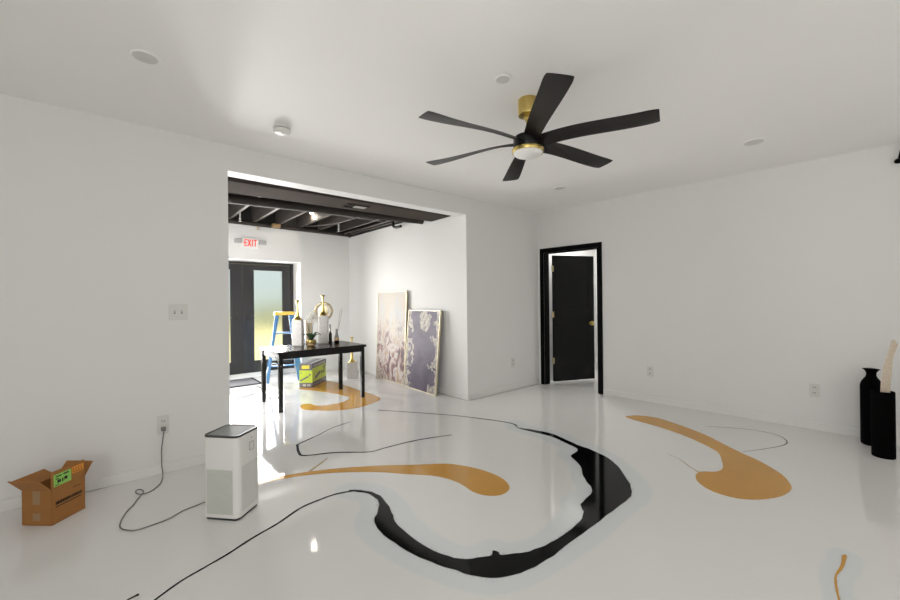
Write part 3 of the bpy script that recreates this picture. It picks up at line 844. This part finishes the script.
# ------------------------------------------------------------------ cardboard box
cb = thing('cardboard_box', 'small open brown cardboard box with a green sticker by the left wall', 'box', (-.283, 3.440, 0), R(46.5))
bx_, by_, bh, th = .101, .094, .210, .004
bm = B()
box(bm, -bx_, -by_, 0, bx_, by_, th)
box(bm, -bx_, -by_, 0, -bx_ + th, by_, bh); box(bm, bx_ - th, -by_, 0, bx_, by_, bh)
box(bm, -bx_, -by_, 0, bx_, -by_ + th, bh); box(bm, -bx_, by_ - th, 0, bx_, by_, bh)
obj('carton', bm, 'card', cb, bevel=.0015)
def flap(p, q, out, taper, m='card'):
    """a flap hinged on p-q that reaches out by the vector out"""
    p, q, out = Vector(p), Vector(q), Vector(out)
    bm = B()
    e = (q - p).normalized(); n = e.cross(out).normalized() * (th / 2)
    quad = [p, q, q + out - e * taper, p + out + e * taper]
    a = [bm.verts.new(v + n) for v in quad]; b = [bm.verts.new(v - n) for v in quad]
    bm.faces.new(a); bm.faces.new(b[::-1])
    for i in range(4): bm.faces.new((a[i], b[i], b[(i + 1) % 4], a[(i + 1) % 4]))
    return obj('flap', bm, m, cb)
flap((-bx_, -by_, bh), (-bx_, by_, bh), (-.070, 0, .082), .0)
flap((-bx_, by_, bh), (bx_, by_, bh), (0, .085, .040), .006)
upf = flap((-bx_, -by_ + .002, bh), (bx_, -by_ + .002, bh), (0, .004, .104), .002)
flap((bx_, -by_, bh), (bx_, by_, bh), (.058, 0, .070), .004)
for z0, z1 in ((.030, .072), (.125, .203)):
    bm = B(); box(bm, -bx_ - .0012, -.024, z0, -bx_ + .001, .024, z1); obj('tape', bm, 'tape', cb)['label'] = 'pale strip of packing tape'
def on_face(bm, x0, z0, x1, z1, y=-by_ - .0012):
    box(bm, x0, y, z0, x1, y + .0025, z1)
bm = B()
x = -.078
rnd = random.Random(3)
while x < .072:
    w = rnd.choice((.006, .009, .011))
    on_face(bm, x, .112, x + .0035, .130); on_face(bm, x, .112 if rnd.random() < .5 else .1265, x + w, .1165 if rnd.random() < .5 else .130)
    on_face(bm, x + w - .003, .112, x + w, .130)
    x += w + .0035
obj('print_line', bm, 'ink', cb)['label'] = 'black printed line of text'
for q in ((-.078, .097, .074, .102), (.025, .168, .075, .171)):
    bm = B(); on_face(bm, *q); obj('printed_rule', bm, 'ink', cb)['label'] = 'black printed rule'
bm = B(); box(bm, -.088, -by_ - .0022, .222, .012, -by_ + .0015, .292); gl = obj('sticker', bm, 'greenlab', cb); gl['label'] = 'green sticker with dark marks'
bm = B()
for x0, z0, x1, z1 in ((-.080, .276, -.045, .283), (-.035, .277, -.004, .285), (-.080, .262, -.060, .268), (-.070, .240, -.050, .258), (-.043, .238, -.036, .258), (-.030, .244, -.012, .262), (-.082, .228, -.060, .232)):
    box(bm, x0, -by_ - .0030, z0, x1, -by_ - .0018, z1)
obj('sticker_print', bm, 'ink', gl)
bm = B(); box(bm, .018, -by_ - .0022, .256, .090, -by_ + .0015, .296); ol = obj('sticker', bm, 'orangelab', cb); ol['label'] = 'orange sticker with brown letters'
bm = B()
for x0 in (.024, .040, .056, .072):
    box(bm, x0, -by_ - .0030, .262, x0 + .004, -by_ - .0018, .290); box(bm, x0, -by_ - .0030, .262, x0 + .011, -by_ - .0018, .267)
obj('sticker_print', bm, 'card', ol)

# ------------------------------------------------------------------ black table
tb = thing('console_table', 'narrow black rectangular table with four square legs in the entrance', 'table', (2.04, 5.185, 0), R(.4))
bm = B(); box(bm, -.58, -.365, .688, .585, .375, .72); obj('tabletop', bm, 'tableblack', tb, bevel=.003)
bm = B()
box(bm, -.53, -.335, .625, .54, -.315, .688); box(bm, -.53, .325, .625, .54, .345, .688)
box(bm, -.555, -.31, .625, -.535, .32, .688); box(bm, .54, -.31, .625, .56, .32, .688)
obj('apron', bm, 'tableblack', tb)
for sx, sy in ((-.565, -.352), (-.565, .318), (.515, -.352), (.515, .318)):
    bm = B(); box(bm, sx, sy, 0, sx + .048, sy + .046, .688); obj('leg', bm, 'tableblack', tb, bevel=.002)

# ------------------------------------------------------------------ things on the table
TZ = .7205
def gold_vase(name, x, y, z, w, body, top, rz, label):
    t = thing(name, label, 'vase', (x, y, z), rz, 'white vases with gold stoppers')
    h = w / 2
    bm = B(); prism(bm, rounded_rect(-h, -h, h, h, .014, 4), 'z', 0, body); obj('body', bm, 'hammered', t, smooth=True, bevel=.004)
    bm = B()
    lathe(bm, [(.062, body), (.060, body + .008), (.040, body + .03), (.024, body + .06), (.017, body + .11), (.013, body + (top - body) * .55), (.0125, top - .035), (.016, top - .02), (.034, top - .006), (.036, top), (.02, top)], 28)
    obj('stopper', bm, 'gold', t, smooth=True)['label'] = 'gold funnel-shaped stopper'
    return t
gold_vase('decor_vase', 1.905, 5.405, TZ, .132, .345, .615, R(-32), 'white textured vase with gold stopper, left one on the black table')
gold_vase('decor_vase', 2.262, 5.40, TZ, .135, .395, .685, R(-26), 'taller white textured vase with gold stopper, right one on the black table')
gold_vase('decor_vase', 3.11, 6.22, 0, .17, .27, .70, R(-30), 'white vase with gold stopper standing on the floor behind the table')

op = thing('potted_orchid', 'white orchid with dark green leaves in a gold pot between the two vases', 'plant', (2.01, 5.19, TZ))
bm = B(); lathe(bm, [(.034, 0), (.052, .01), (.062, .04), (.060, .075), (.052, .08), (.046, .07)], 24); obj('pot', bm, 'amber', op, smooth=True)
bm = B(); lathe(bm, [(.0620, .046), (.064, .05), (.0625, .078), (.054, .082)], 24, caps=False); obj('pot_rim', bm, 'gold', op, smooth=True)
def leaf_bm(a, L, w, lift):
    bm = B(); prev = None
    d = Vector((math.cos(a), math.sin(a), 0)); s = Vector((-math.sin(a), math.cos(a), 0))
    for i in range(9):
        u = i / 8
        c = d * (.012 + L * u) + Vector((0, 0, .075 + lift * math.sin(u * 2.2)))
        ww = w * math.sin(PI * (.12 + .86 * u)) / 2
        cur = [bm.verts.new(c + s * ww + Vector((0, 0, .006))), bm.verts.new(c), bm.verts.new(c - s * ww + Vector((0, 0, .006)))]
        lowr = [bm.verts.new(v.co - Vector((0, 0, .003))) for v in cur]
        row = cur + lowr[::-1]
        if prev:
            for k in range(6): bm.faces.new((prev[k], prev[(k + 1) % 6], row[(k + 1) % 6], row[k]))
        prev = row
    return bm
for a, L, w, li in ((-40, .115, .055, .085), (15, .10, .055, .10), (150, .10, .055, .085), (205, .115, .055, .095), (-95, .09, .055, .09), (80, .075, .055, .09)):
    obj('leaf', leaf_bm(R(a), L, w, li), 'leaf', op, smooth=True)
for sx, tops in ((-.012, [(-.012, 0, .08), (-.03, .01, .2), (-.055, .0, .33), (-.05, -.02, .40), (-.01, -.04, .425)]), (.012, [(.012, 0, .08), (.02, .02, .2), (.03, .01, .32), (.02, -.03, .39), (-.03, -.06, .40)])):
    st = None
    bm = B(); tube(bm, smooth_path(tops, 6), .003, 8); st = obj('stem', bm, 'leaf', op, smooth=True)
    for i, f in enumerate((.62, .75, .87, 1.0)):
        P = smooth_path(tops, 6); p = P[int(f * (len(P) - 1))] + Vector((rnd.uniform(-.025, .025), -.01, rnd.uniform(-.02, .02)))
        bm = B()
        for k in range(5):
            a = 2 * PI * k / 5 + .3
            m4 = Matrix.Translation(p + Vector((math.cos(a) * .018, -.004, math.sin(a) * .018))) @ Matrix.Rotation(-a, 4, 'Y') @ Matrix.Diagonal((.025, .005, .017, 1))
            bmesh.ops.create_icosphere(bm, subdivisions=2, radius=1, matrix=m4)
        bmesh.ops.create_icosphere(bm, subdivisions=1, radius=.006, matrix=Matrix.Translation(p + Vector((0, -.008, 0))))
        obj('flower', bm, 'petal', st, smooth=True)
cv = thing('glass_vase', 'tall cream ribbed glass vase behind the orchid on the table', 'vase', (2.09, 5.505, TZ))
bm = B()
prof = [(.040, 0), (.048, .01), (.046, .12), (.050, .25), (.055, .335), (.051, .335), (.045, .25), (.041, .12), (.04, .02)]
lathe(bm, prof, 28, caps=False)
for v in bm.verts:
    a = math.atan2(v.co.y, v.co.x); s = 1 + .06 * math.cos(9 * a); v.co.x *= s; v.co.y *= s
bm.faces.new([v for v in bm.verts][:28][::-1])
obj('body', bm, 'cream', cv, smooth=True)
ro = thing('ring_ornament', 'round gold and cream ring ornament behind the taller white vase', 'ornament', (2.318, 5.515, TZ), R(-35))
bm = B(); box(bm, -.05, -.03, 0, .05, .03, .018); box(bm, -.012, -.012, .018, .012, .012, .34); obj('stand', bm, 'gold', ro, bevel=.002)
bm = B()
ring = [(.115 * math.cos(2 * PI * k / 40), 0, .455 + .115 * math.sin(2 * PI * k / 40)) for k in range(41)]
tube(bm, ring, .018, 10); obj('ring', bm, 'cream', ro, smooth=True)
bm = B(); prism(bm, [(.078 * math.cos(2 * PI * k / 36), .455 + .078 * math.sin(2 * PI * k / 36)) for k in range(36)], 'y', -.008, .008); obj('disc', bm, 'champagne', ro)
for k in range(10):
    a = 2 * PI * k / 10
    bm = B(); bmesh.ops.create_icosphere(bm, subdivisions=2, radius=.022, matrix=Matrix.Translation((.118 * math.cos(a), -.012, .455 + .118 * math.sin(a))) @ Matrix.Diagonal((1, .7, .8, 1)))
    obj('bead', bm, 'brass', ro, smooth=True)
rd = thing('reed_diffuser', 'reed diffuser bottle with thin reeds at the right of the tall vase', 'diffuser', (2.418, 5.305, TZ))
bm = B(); lathe(bm, [(.030, 0), (.034, .004), (.034, .035), (.032, .04)], 24); obj('base', bm, 'vaseblack', rd, smooth=True)
bm = B(); lathe(bm, [(.0335, .036), (.0345, .038), (.0345, .075), (.032, .08)], 24); obj('label_band', bm, 'tape', rd, smooth=True)['label'] = 'tan band round the bottle'
bm = B(); lathe(bm, [(.032, .078), (.026, .10), (.018, .13), (.014, .17), (.015, .20)], 24); obj('bottle', bm, 'smoke', rd, smooth=True)
for k, (dx, dy) in enumerate(((.075, -.03), (.06, .01), (.085, .0))):
    bm = B(); tube(bm, [(0, 0, .10), (dx * .5, dy * .5, .27), (dx, dy, .50 - k * .02)], .0028, 6); obj('reed', bm, 'reed', rd)
db = thing('small_bottle', 'slim dark bottle just right of the taller white vase', 'bottle', (2.388, 5.455, TZ))
bm = B(); lathe(bm, [(.022, 0), (.024, .01), (.024, .12), (.013, .15)], 20); obj('body', bm, 'tableblack', db, smooth=True)
bm = B(); lathe(bm, [(.011, .145), (.010, .24), (.013, .245), (.013, .26)], 16); obj('neck', bm, 'smoke', db, smooth=True)

# ------------------------------------------------------------------ stepladder
ld = thing('stepladder', 'blue stepladder with a yellow top standing behind the black table', 'ladder', (2.155, 6.68, 0), R(-12.1))
LH = 1.15
fl, fr = Vector((-.275, 0, 0)), Vector((.225, 0, 0)); tl, tr = Vector((-.125, .17, LH - .04)), Vector((.105, .17, LH - .04))
rl, rrr = Vector((-.27, .37, 0)), Vector((.27, .37, 0)); ul, ur = Vector((-.10, .235, LH - .05)), Vector((.12, .235, LH - .05))
for a, b, w in ((fl, tl, .038), (fr, tr, .085), (rl, ul, .05), (rrr, ur, .05)):
    bm = B(); bar(bm, a, b, w, .028, (0, 1, 0)); obj('rail', bm, 'blue', ld, bevel=.003)
for h in (.26, .53, .80):
    u = h / (LH - .04); a = fl.lerp(tl, u); b = fr.lerp(tr, u)
    bm = B(); box(bm, a.x + .01, a.y - .02, h - .009, b.x - .01, a.y + .05, h + .009); obj('step', bm, 'blue', ld, bevel=.003)
for h in (.33, .78):
    u = h / (LH - .05); a = rl.lerp(ul, u); b = rrr.lerp(ur, u)
    bm = B(); bar(bm, a, b, .03, .012, (0, 1, 0)); obj('rear_brace', bm, 'alu', ld)
for s, a0, a1, b0, b1 in ((-1, fl, tl, rl, ul), (1, fr, tr, rrr, ur)):
    bm = B(); bar(bm, a0.lerp(a1, .52), b0.lerp(b1, .5), .02, .006); obj('spreader', bm, 'alu', ld)
bm = B(); box(bm, -.155, .12, LH - .055, .155, .29, LH - .005); box(bm, -.14, .135, LH - .005, .14, .275, LH); obj('top_cap', bm, 'yellow', ld, bevel=.006)

# ------------------------------------------------------------------ lime tool box under the table
gb = thing('tool_carton', 'lime green and grey printed carton on the floor under the table', 'box', (2.304, 5.931, 0), R(46))
gx, gy, gh = .56, .205, .36          # local: x along the long right face, y along the short left face
bm = B(); box(bm, 0, 0, 0, gx, gy, gh); obj('carton', bm, 'lime', gb, bevel=.003)
def gpanel(name, m, rects, label=None, d=.0015, each=False):
    if each:
        for rr_ in rects: gpanel(name, m, [rr_], label, d)
        return
    bm = B()
    for face, a0, z0, a1, z1 in rects:
        if face == 'R': box(bm, a0, -d, z0, a1, .001, z1)
        elif face == 'L': box(bm, -d, a0, z0, .001, a1, z1)
        else: box(bm, a0, z0, gh - .001, a1, z1, gh + d)
    o = obj(name, bm, m, gb)
    if label: o['label'] = label
    return o
gpanel('border_print', 'greyprint', [('R', 0, 0, gx, .075), ('R', 0, .29, gx, gh), ('L', 0, 0, gy, .07), ('L', 0, .262, gy, gh), ('T', 0, 0, gx, gy)], 'dark grey printed borders and lid')
gpanel('badge', 'yellowprint', [('L', .045, .285, .165, .338)], 'yellow badge on the short side', .003)
rects = []
for k in range(9): rects.append(('R', .05 + k * .052, .305, .085 + k * .052, .340))
for k in range(6): rects.append(('R', .06 + k * .08, .02, .10 + k * .08, .05))
rects += [('L', .03, .02, .08, .05), ('L', .10, .02, .15, .05), ('T', .05, .03, .51, .05), ('T', .05, .15, .51, .17)]
gpanel('pale_print', 'lightprint', rects, 'pale printed mark on the grey border', .003, True)
def slant(face, pts):
    for (a0, z0), (a1, z1), w in pts:
        p = Vector((a0, -.002, z0)) if face == 'R' else Vector((-.002, a0, z0)); q = Vector((a1, -.002, z1)) if face == 'R' else Vector((-.002, a1, z1))
        bm = B(); bar(bm, p, q, w, .003, (0, 1, 0) if face == 'R' else (1, 0, 0))
        obj('slanted_print', bm, 'greyprint', gb)['label'] = 'dark slanted printed stroke'
slant('R', [((.10, .13), (.30, .19), .045), ((.34, .17), (.40, .19), .03), ((.44, .15), (.49, .26), .022), ((.40, .24), (.54, .27), .016)])
slant('L', [((.19, .10), (.06, .17), .022), ((.05, .19), (.03, .20), .03), ((.18, .21), (.17, .23), .01)])

# ------------------------------------------------------------------ leaning canvases
def canvas(label, bl, br, tilt_x, h, m, frame_m, depth=.028):
    bl, br = Vector(bl), Vector(br)
    w = (br - bl).length
    mid = (bl + br) / 2
    # local x along the canvas (left to right as seen), z up the canvas, -y towards the room
    t = thing('leaning_canvas', label, 'painting', mid, 0)
    xax = (br - bl).normalized(); yax0 = Vector((0, 0, 1)).cross(xax)      # points to the wall
    s = tilt_x / h
    zax = (Vector((0, 0, 1)) * math.sqrt(1 - s * s) + yax0 * s).normalized(); yax = zax.cross(xax)
    t.matrix_world = Matrix.Translation(mid) @ Matrix((xax, yax, zax)).transposed().to_4x4()
    bm = B(); f = .012
    box(bm, -w / 2 + f, -.004, f, w / 2 - f, .012, h - f); obj('canvas', bm, m, t)
    bm = B()
    for a, b, c, d in ((-w / 2, 0, -w / 2 + f, h), (w / 2 - f, 0, w / 2, h), (-w / 2 + f, 0, w / 2 - f, f), (-w / 2 + f, h - f, w / 2 - f, h)):
        box(bm, a, -.010, b, c, depth - .010, d)
    obj('frame', bm, frame_m, t, bevel=.002)
    return t
canvas('tall pale cream and pink abstract canvas leaning on the entrance wall', (3.430, 5.96, .002), (3.420, 5.075, .002), .060, 1.47, 'canvas_pale', 'champagne')
canvas('shorter purple and cream canvas leaning right of the tall pale one', (3.382, 5.04, .002), (3.345, 4.215, .002), .108, 1.175, 'canvas_purple', 'champagne')

# ------------------------------------------------------------------ doormat, white hoop
dm = thing('doormat', 'grey doormat with a dark border in front of the double door', 'mat', (1.42, 7.10, 0))
bm = B(); box(bm, -.45, -.33, 0, .41, .31, .008); obj('border', bm, 'matdark', dm, bevel=.003)
bm = B(); box(bm, -.40, -.28, .006, .36, .26, .013); obj('pile', bm, 'matgrey', dm)
bm = B(); tube(bm, smooth_path([(-.10, 0, .012), (-.095, 0, .10), (-.055, 0, .22), (.02, .02, .27), (.09, .03, .24), (.12, .03, .14), (.125, .03, .012)], 8), .011, 10)
o = obj('white_hoop', bm, 'whitemetal', smooth=True); o.location = (2.03, 7.0, 0)
tag(o, 'bent white tube hoop on the floor beside the ladder foot', 'hoop')

# ------------------------------------------------------------------ black vases by the right wall
bv = thing('bottle_vase', 'tall black bottle-shaped floor vase with a flared lip by the right wall', 'vase', (5.077, .204, 0))
bm = B(); lathe(bm, [(.062, 0), (.070, .008), (.072, .04), (.072, .51), (.070, .53), (.063, .555), (.050, .577), (.037, .597), (.031, .618), (.034, .640), (.045, .658), (.058, .667), (.055, .668), (.036, .655), (.026, .62)], 44)
obj('body', bm, 'vaseblack', bv, smooth=True)
cyv = thing('cylinder_vase', 'shorter black cylinder vase in front of the bottle vase', 'vase', (4.760, .128, 0))
bm = B(); lathe(bm, [(.066, 0), (.069, .005), (.069, .530), (.067, .536), (.060, .536), (.059, .50), (.058, .10), (.02, .095)], 44)
obj('body', bm, 'vaseblack', cyv, smooth=True)
ds = thing('dried_stems', 'upright bundle of pale cream dried stems in the cylinder vase', 'stems', (4.760, .128, .10))
for k in range(14):
    a = 2 * PI * k / 14 + .2; r0 = rnd.uniform(.006, .022)
    x0, y0 = r0 * math.cos(a), r0 * math.sin(a)
    hh = rnd.uniform(.825, .862)
    ty = -.066 + rnd.uniform(-.008, .008)
    pts = [(x0 * .8, y0 * .8 - .004, .0), (x0, y0 - .012, .40), (x0 * .95, y0 * .95 - .022, .56), (x0 * .7, y0 * .7 - .036, .70), (x0 * .75, y0 * .75 + ty, hh)]
    bm = B(); P = smooth_path(pts, 5)
    tube(bm, P, .004, 8, radii=[.0035 + .0045 * math.sin(PI * min(1, i / (len(P) - 1))) for i in range(len(P))])
    obj('stem', bm, 'stem', ds, smooth=True)

# black fixture high on the right wall, mostly outside the frame
p = W2M @ Vector((0, .042, 2.52))
wb = thing('wall_bracket', 'black bracket high on the right wall at the photo edge', 'bracket', p, PHI)
bm = B(); prism(bm, rounded_rect(-.14, .01, -.06, .16, .02, 4), 'x', -.012, 0); obj('wall_plate', bm, 'casing', wb)
bm = B(); tube(bm, [(-.008, -.075, .16), (-.05, -.055, .15), (-.055, -.030, .08), (-.055, -.012, -.02)], .012, 10); obj('arm', bm, 'casing', wb, smooth=True)
bm = B(); bmesh.ops.create_icosphere(bm, subdivisions=3, radius=.024, matrix=Matrix.Translation((-.055, -.006, -.03)) @ Matrix.Diagonal((1, 1.1, .95, 1))); obj('knob', bm, 'casing', wb, smooth=True)

# ------------------------------------------------------------------ fittings of the black ceiling
du = thing('air_duct', 'flat dark brown air duct just behind the head of the opening', 'duct', (.5, 4.37, 2.455), R(-2.3))
bm = B(); box(bm, -.28, -.22, 0, 3.0, .22, .26); obj('casing', bm, 'ductpaint', du, bevel=.004)
bm = B()
box(bm, 1.58, -.075, -.012, 1.86, -.063, 0); box(bm, 1.58, .063, -.012, 1.86, .075, 0); box(bm, 1.58, -.063, -.012, 1.592, .063, 0); box(bm, 1.848, -.063, -.012, 1.86, .063, 0)
vg = obj('vent_grille', bm, 'ductpaint', du)
bm = B(); box(bm, 1.592, -.063, -.003, 1.848, .063, -.0005); obj('vent_opening', bm, 'casing', vg)
bm = B()
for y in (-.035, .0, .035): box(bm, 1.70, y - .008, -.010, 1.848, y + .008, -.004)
obj('vane', bm, 'lightprint', vg)['label'] = 'pale grey vanes'
bm = B(); tube(bm, [(.25, 5.11, 2.492), (1.8, 4.87, 2.492), (3.46, 4.63, 2.492)], .055, 18)
tag(obj('ceiling_pipe', bm, 'pipe', smooth=True), 'thick dark round pipe crossing below the joists', 'pipe')
bm = B(); tube(bm, [(.22, 7.03, 2.625), (3.50, 7.03, 2.600)], .036, 16)
mp_ = obj('sprinkler_pipe', bm, 'pipe', smooth=True); tag(mp_, 'dark sprinkler pipe along the top of the far entrance wall', 'pipe')
for x, y, z, r, lab in ((3.475, 3.98, 2.60, .014, 'thin dark conduit closest to the entrance right wall'), (3.36, 3.98, 2.60, .016, 'thin dark conduit second from the entrance right wall'), (3.20, 3.98, 2.61, .014, 'thin dark conduit third from the entrance right wall')):
    bm = B(); tube(bm, [(x, y + .62, z), (x + .01, 6.0, z), (x, 6.98, z + .01)], r, 10)
    tag(obj('conduit', bm, 'brownpaint', smooth=True), lab, 'conduit', 'conduits of the open ceiling')
bm = B(); tube(bm, smooth_path([(2.62, 6.95, 2.66), (2.66, 6.5, 2.61), (2.80, 6.0, 2.60), (2.86, 5.3, 2.60), (2.87, 4.9, 2.62)], 6), .010, 10)
tag(obj('conduit', bm, 'brownpaint', smooth=True), 'curved dark metal conduit under the joists', 'conduit', 'conduits of the open ceiling')
bm = B(); box(bm, 2.2, 5.55, 2.615, 3.45, 5.61, 2.64); tag(obj('cross_brace', bm, 'brownpaint'), 'flat dark cross brace under the joists at right', 'brace')
bm = B(); tube(bm, smooth_path([(3.42, 5.36, 2.60), (3.42, 5.36, 2.53), (3.42, 5.33, 2.498), (3.42, 5.25, 2.482), (3.42, 5.14, 2.482)], 5), .022, 12)
tag(obj('pipe_elbow', bm, 'blackpaint', smooth=True), 'short black pipe elbow hanging near the entrance right wall', 'pipe')
def sprinkler(x, y, z, label, m='brass', drop=.03):
    t = thing('ceiling_sprinkler', label, 'sprinkler', (x, y, z), 0, 'fire sprinklers')
    bm = B(); lathe(bm, [(.009, drop), (.010, .02), (.016, .0), (.010, -.012), (.006, -.035)], 12); obj('body', bm, m, t, smooth=True)
    bm = B(); lathe(bm, [(.022, -.035), (.024, -.038), (.005, -.042)], 14); obj('deflector', bm, m, t, smooth=True)
sprinkler(1.83, 7.025, 2.558, 'brass sprinkler head on the far pipe above the EXIT sign', 'brass')
sprinkler(1.50, 6.72, 2.61, 'small white sprinkler head at the left, above the joist gap', 'whitemetal', 2.95 - 2.61)
sprinkler(3.02, 6.50, 2.585, 'small white sprinkler head at the right end of the open ceiling', 'whitemetal', 2.95 - 2.585)
jb = thing('junction_box', 'small tan junction box on the far pipe under the joists', 'box', (2.10, 6.93, 2.60))
bm = B(); box(bm, -.06, -.03, -.03, .06, .05, .035); obj('body', bm, 'tape', jb, bevel=.003)
bm = B(); box(bm, -.05, -.034, -.02, .05, -.029, .025); obj('cover', bm, 'tape', jb)
sl = thing('spotlight', 'lit round spotlight hanging in the black ceiling', 'light', (2.515, 6.40, 2.95))
bm = B(); lathe(bm, [(.018, 0), (.018, -.10)], 12); obj('stem', bm, 'blackpaint', sl)
bm = B(); lathe(bm, [(.03, -.09), (.045, -.10), (.05, -.17)], 20, caps=False); obj('housing', bm, 'blackpaint', sl, smooth=True)
bm = B(); lathe(bm, [(.046, -.168), (.046, -.172), (.03, -.185), (.004, -.19)], 20); obj('lamp_face', bm, 'bulb', sl, smooth=True)

# EXIT sign with its two emergency lamp heads
ex = thing('exit_sign', 'white EXIT sign with red letters above the double door', 'sign', (1.735, YF, 2.305))
bm = B(); box(bm, -.125, -.045, -.085, .125, 0, .075); obj('housing', bm, 'exitwhite', ex, bevel=.006)
bm = B()
yy0, yy1 = -.048, -.044
def lb(x0, z0, x1, z1): box(bm, x0, yy0, z0, x1, yy1, z1)
s = .014
lb(-.095, -.06, -.095 + s, .05)
for z in (-.06, -.012, .05 - s): lb(-.095, z, -.052, z + s)
for a, b in (((-.042, -.06), (.002, .05)), ((.002, -.06), (-.042, .05))):
    bar(bm, (a[0], -.046, a[1]), (b[0], -.046, b[1]), .016, .004, (0, 1, 0))
lb(.018, -.06, .018 + s, .05)
lb(.043, .05 - s, .098, .05); lb(.0635, -.06, .0635 + s, .05)
obj('letters', bm, 'exitred', ex)['label'] = 'red letters reading EXIT'
bm = B(); prism(bm, [(-.118, -.005), (-.104, .006), (-.104, -.016)], 'y', -.048, -.044); obj('chevron', bm, 'exitred', ex)
for s in (-1, 1):
    bm = B(); box(bm, s * .185 - .05, -.06, -.02, s * .185 + .05, -.005, .045); box(bm, s * .13 - .012, -.035, .0, s * .13 + .012, -.01, .03); obj('lamp_head', bm, 'emergency', ex, bevel=.008)

# ------------------------------------------------------------------ light
def area(name, loc, rot, sx, sy, power, col=(1, 1, 1), spread=180):
    l = bpy.data.lights.new(name, 'AREA'); l.shape = 'RECTANGLE'; l.size = sx; l.size_y = sy
    l.energy = power; l.color = col; l.spread = R(spread)
    o = bpy.data.objects.new(name, l); COL.objects.link(o); o.location = loc; o.rotation_euler = rot
    return o
# daylight through the two big windows behind the viewer
area('daylight_rear', (.9, -2.64, 1.42), (R(101), 0, 0), 4.0, 1.8, 43, (1.0, .99, .97))
area('daylight_side', (-2.34, -1.1, 1.42), (R(98), 0, R(-82)), 2.4, 1.8, 108, (1.0, .99, .97))
# daylight through the frosted panes of the double door
for x in (1.272, 2.131):
    area('daylight_door', (x, YF + .375, 1.08), (R(-90), 0, 0), .48, 1.58, 80, (1.0, .99, .97), 130)
# added fill lamp to brighten the entrance, hidden left of the opening
area('entrance_fill', (.42, 4.45, 1.35), (R(68), 0, R(-14)), .7, 2.1, 92, (1.0, .985, .97), 130)
# hall beyond the hinged door
area('hall_lamp', (5.75, 3.52, 2.62), (0, 0, 0), .35, .3, 42, (1, .985, .96))
l = bpy.data.lights.new('spotlight_lamp', 'POINT'); l.energy = 14; l.color = (1, .9, .75); l.shadow_soft_size = .04
o = bpy.data.objects.new('spotlight_lamp', l); COL.objects.link(o); o.location = (2.515, 6.40, 2.72)
su = bpy.data.lights.new('sun', 'SUN'); su.energy = 15.0; su.angle = R(1); su.color = (1, .95, .85)
o = bpy.data.objects.new('sun', su); COL.objects.link(o); o.location = (0, 20, 10); o.rotation_euler = (R(-40), R(20), 0)

w = bpy.data.worlds.new('sky'); SC.world = w; w.use_nodes = True
bg = w.node_tree.nodes['Background']; bg.inputs['Color'].default_value = (.74, .86, .87, 1); bg.inputs['Strength'].default_value = 1.55

# ------------------------------------------------------------------ camera
cam = bpy.data.cameras.new('camera'); co = bpy.data.objects.new('camera', cam); COL.objects.link(co)
cam.sensor_width = 36; cam.sensor_fit = 'HORIZONTAL'; cam.lens = 391.74 / 900 * 36; cam.clip_start = .05
th_, pi_, ro_ = .71003, .00136, -.01019
s_, c_ = math.sin(th_), math.cos(th_)
fw = Vector((s_ * math.cos(pi_), c_ * math.cos(pi_), math.sin(pi_)))
rt = Vector((c_, -s_, 0)); up = rt.cross(fw)
cx_ = math.cos(ro_) * rt + math.sin(ro_) * up; cy_ = -math.sin(ro_) * rt + math.cos(ro_) * up
co.matrix_world = Matrix.Translation((0, 0, 1.31)) @ Matrix((cx_, cy_, -fw)).transposed().to_4x4()
SC.camera = co

SC.view_settings.view_transform = 'Standard'; SC.view_settings.look = 'None'
SC.view_settings.exposure = -0.78; SC.view_settings.gamma = 1.0; SC.view_settings.use_curve_mapping = False
SC.cycles.use_denoising = True
SC.cycles.max_bounces = 14; SC.cycles.diffuse_bounces = 8; SC.cycles.glossy_bounces = 6; SC.cycles.transmission_bounces = 8
SC.cycles.sample_clamp_indirect = 8
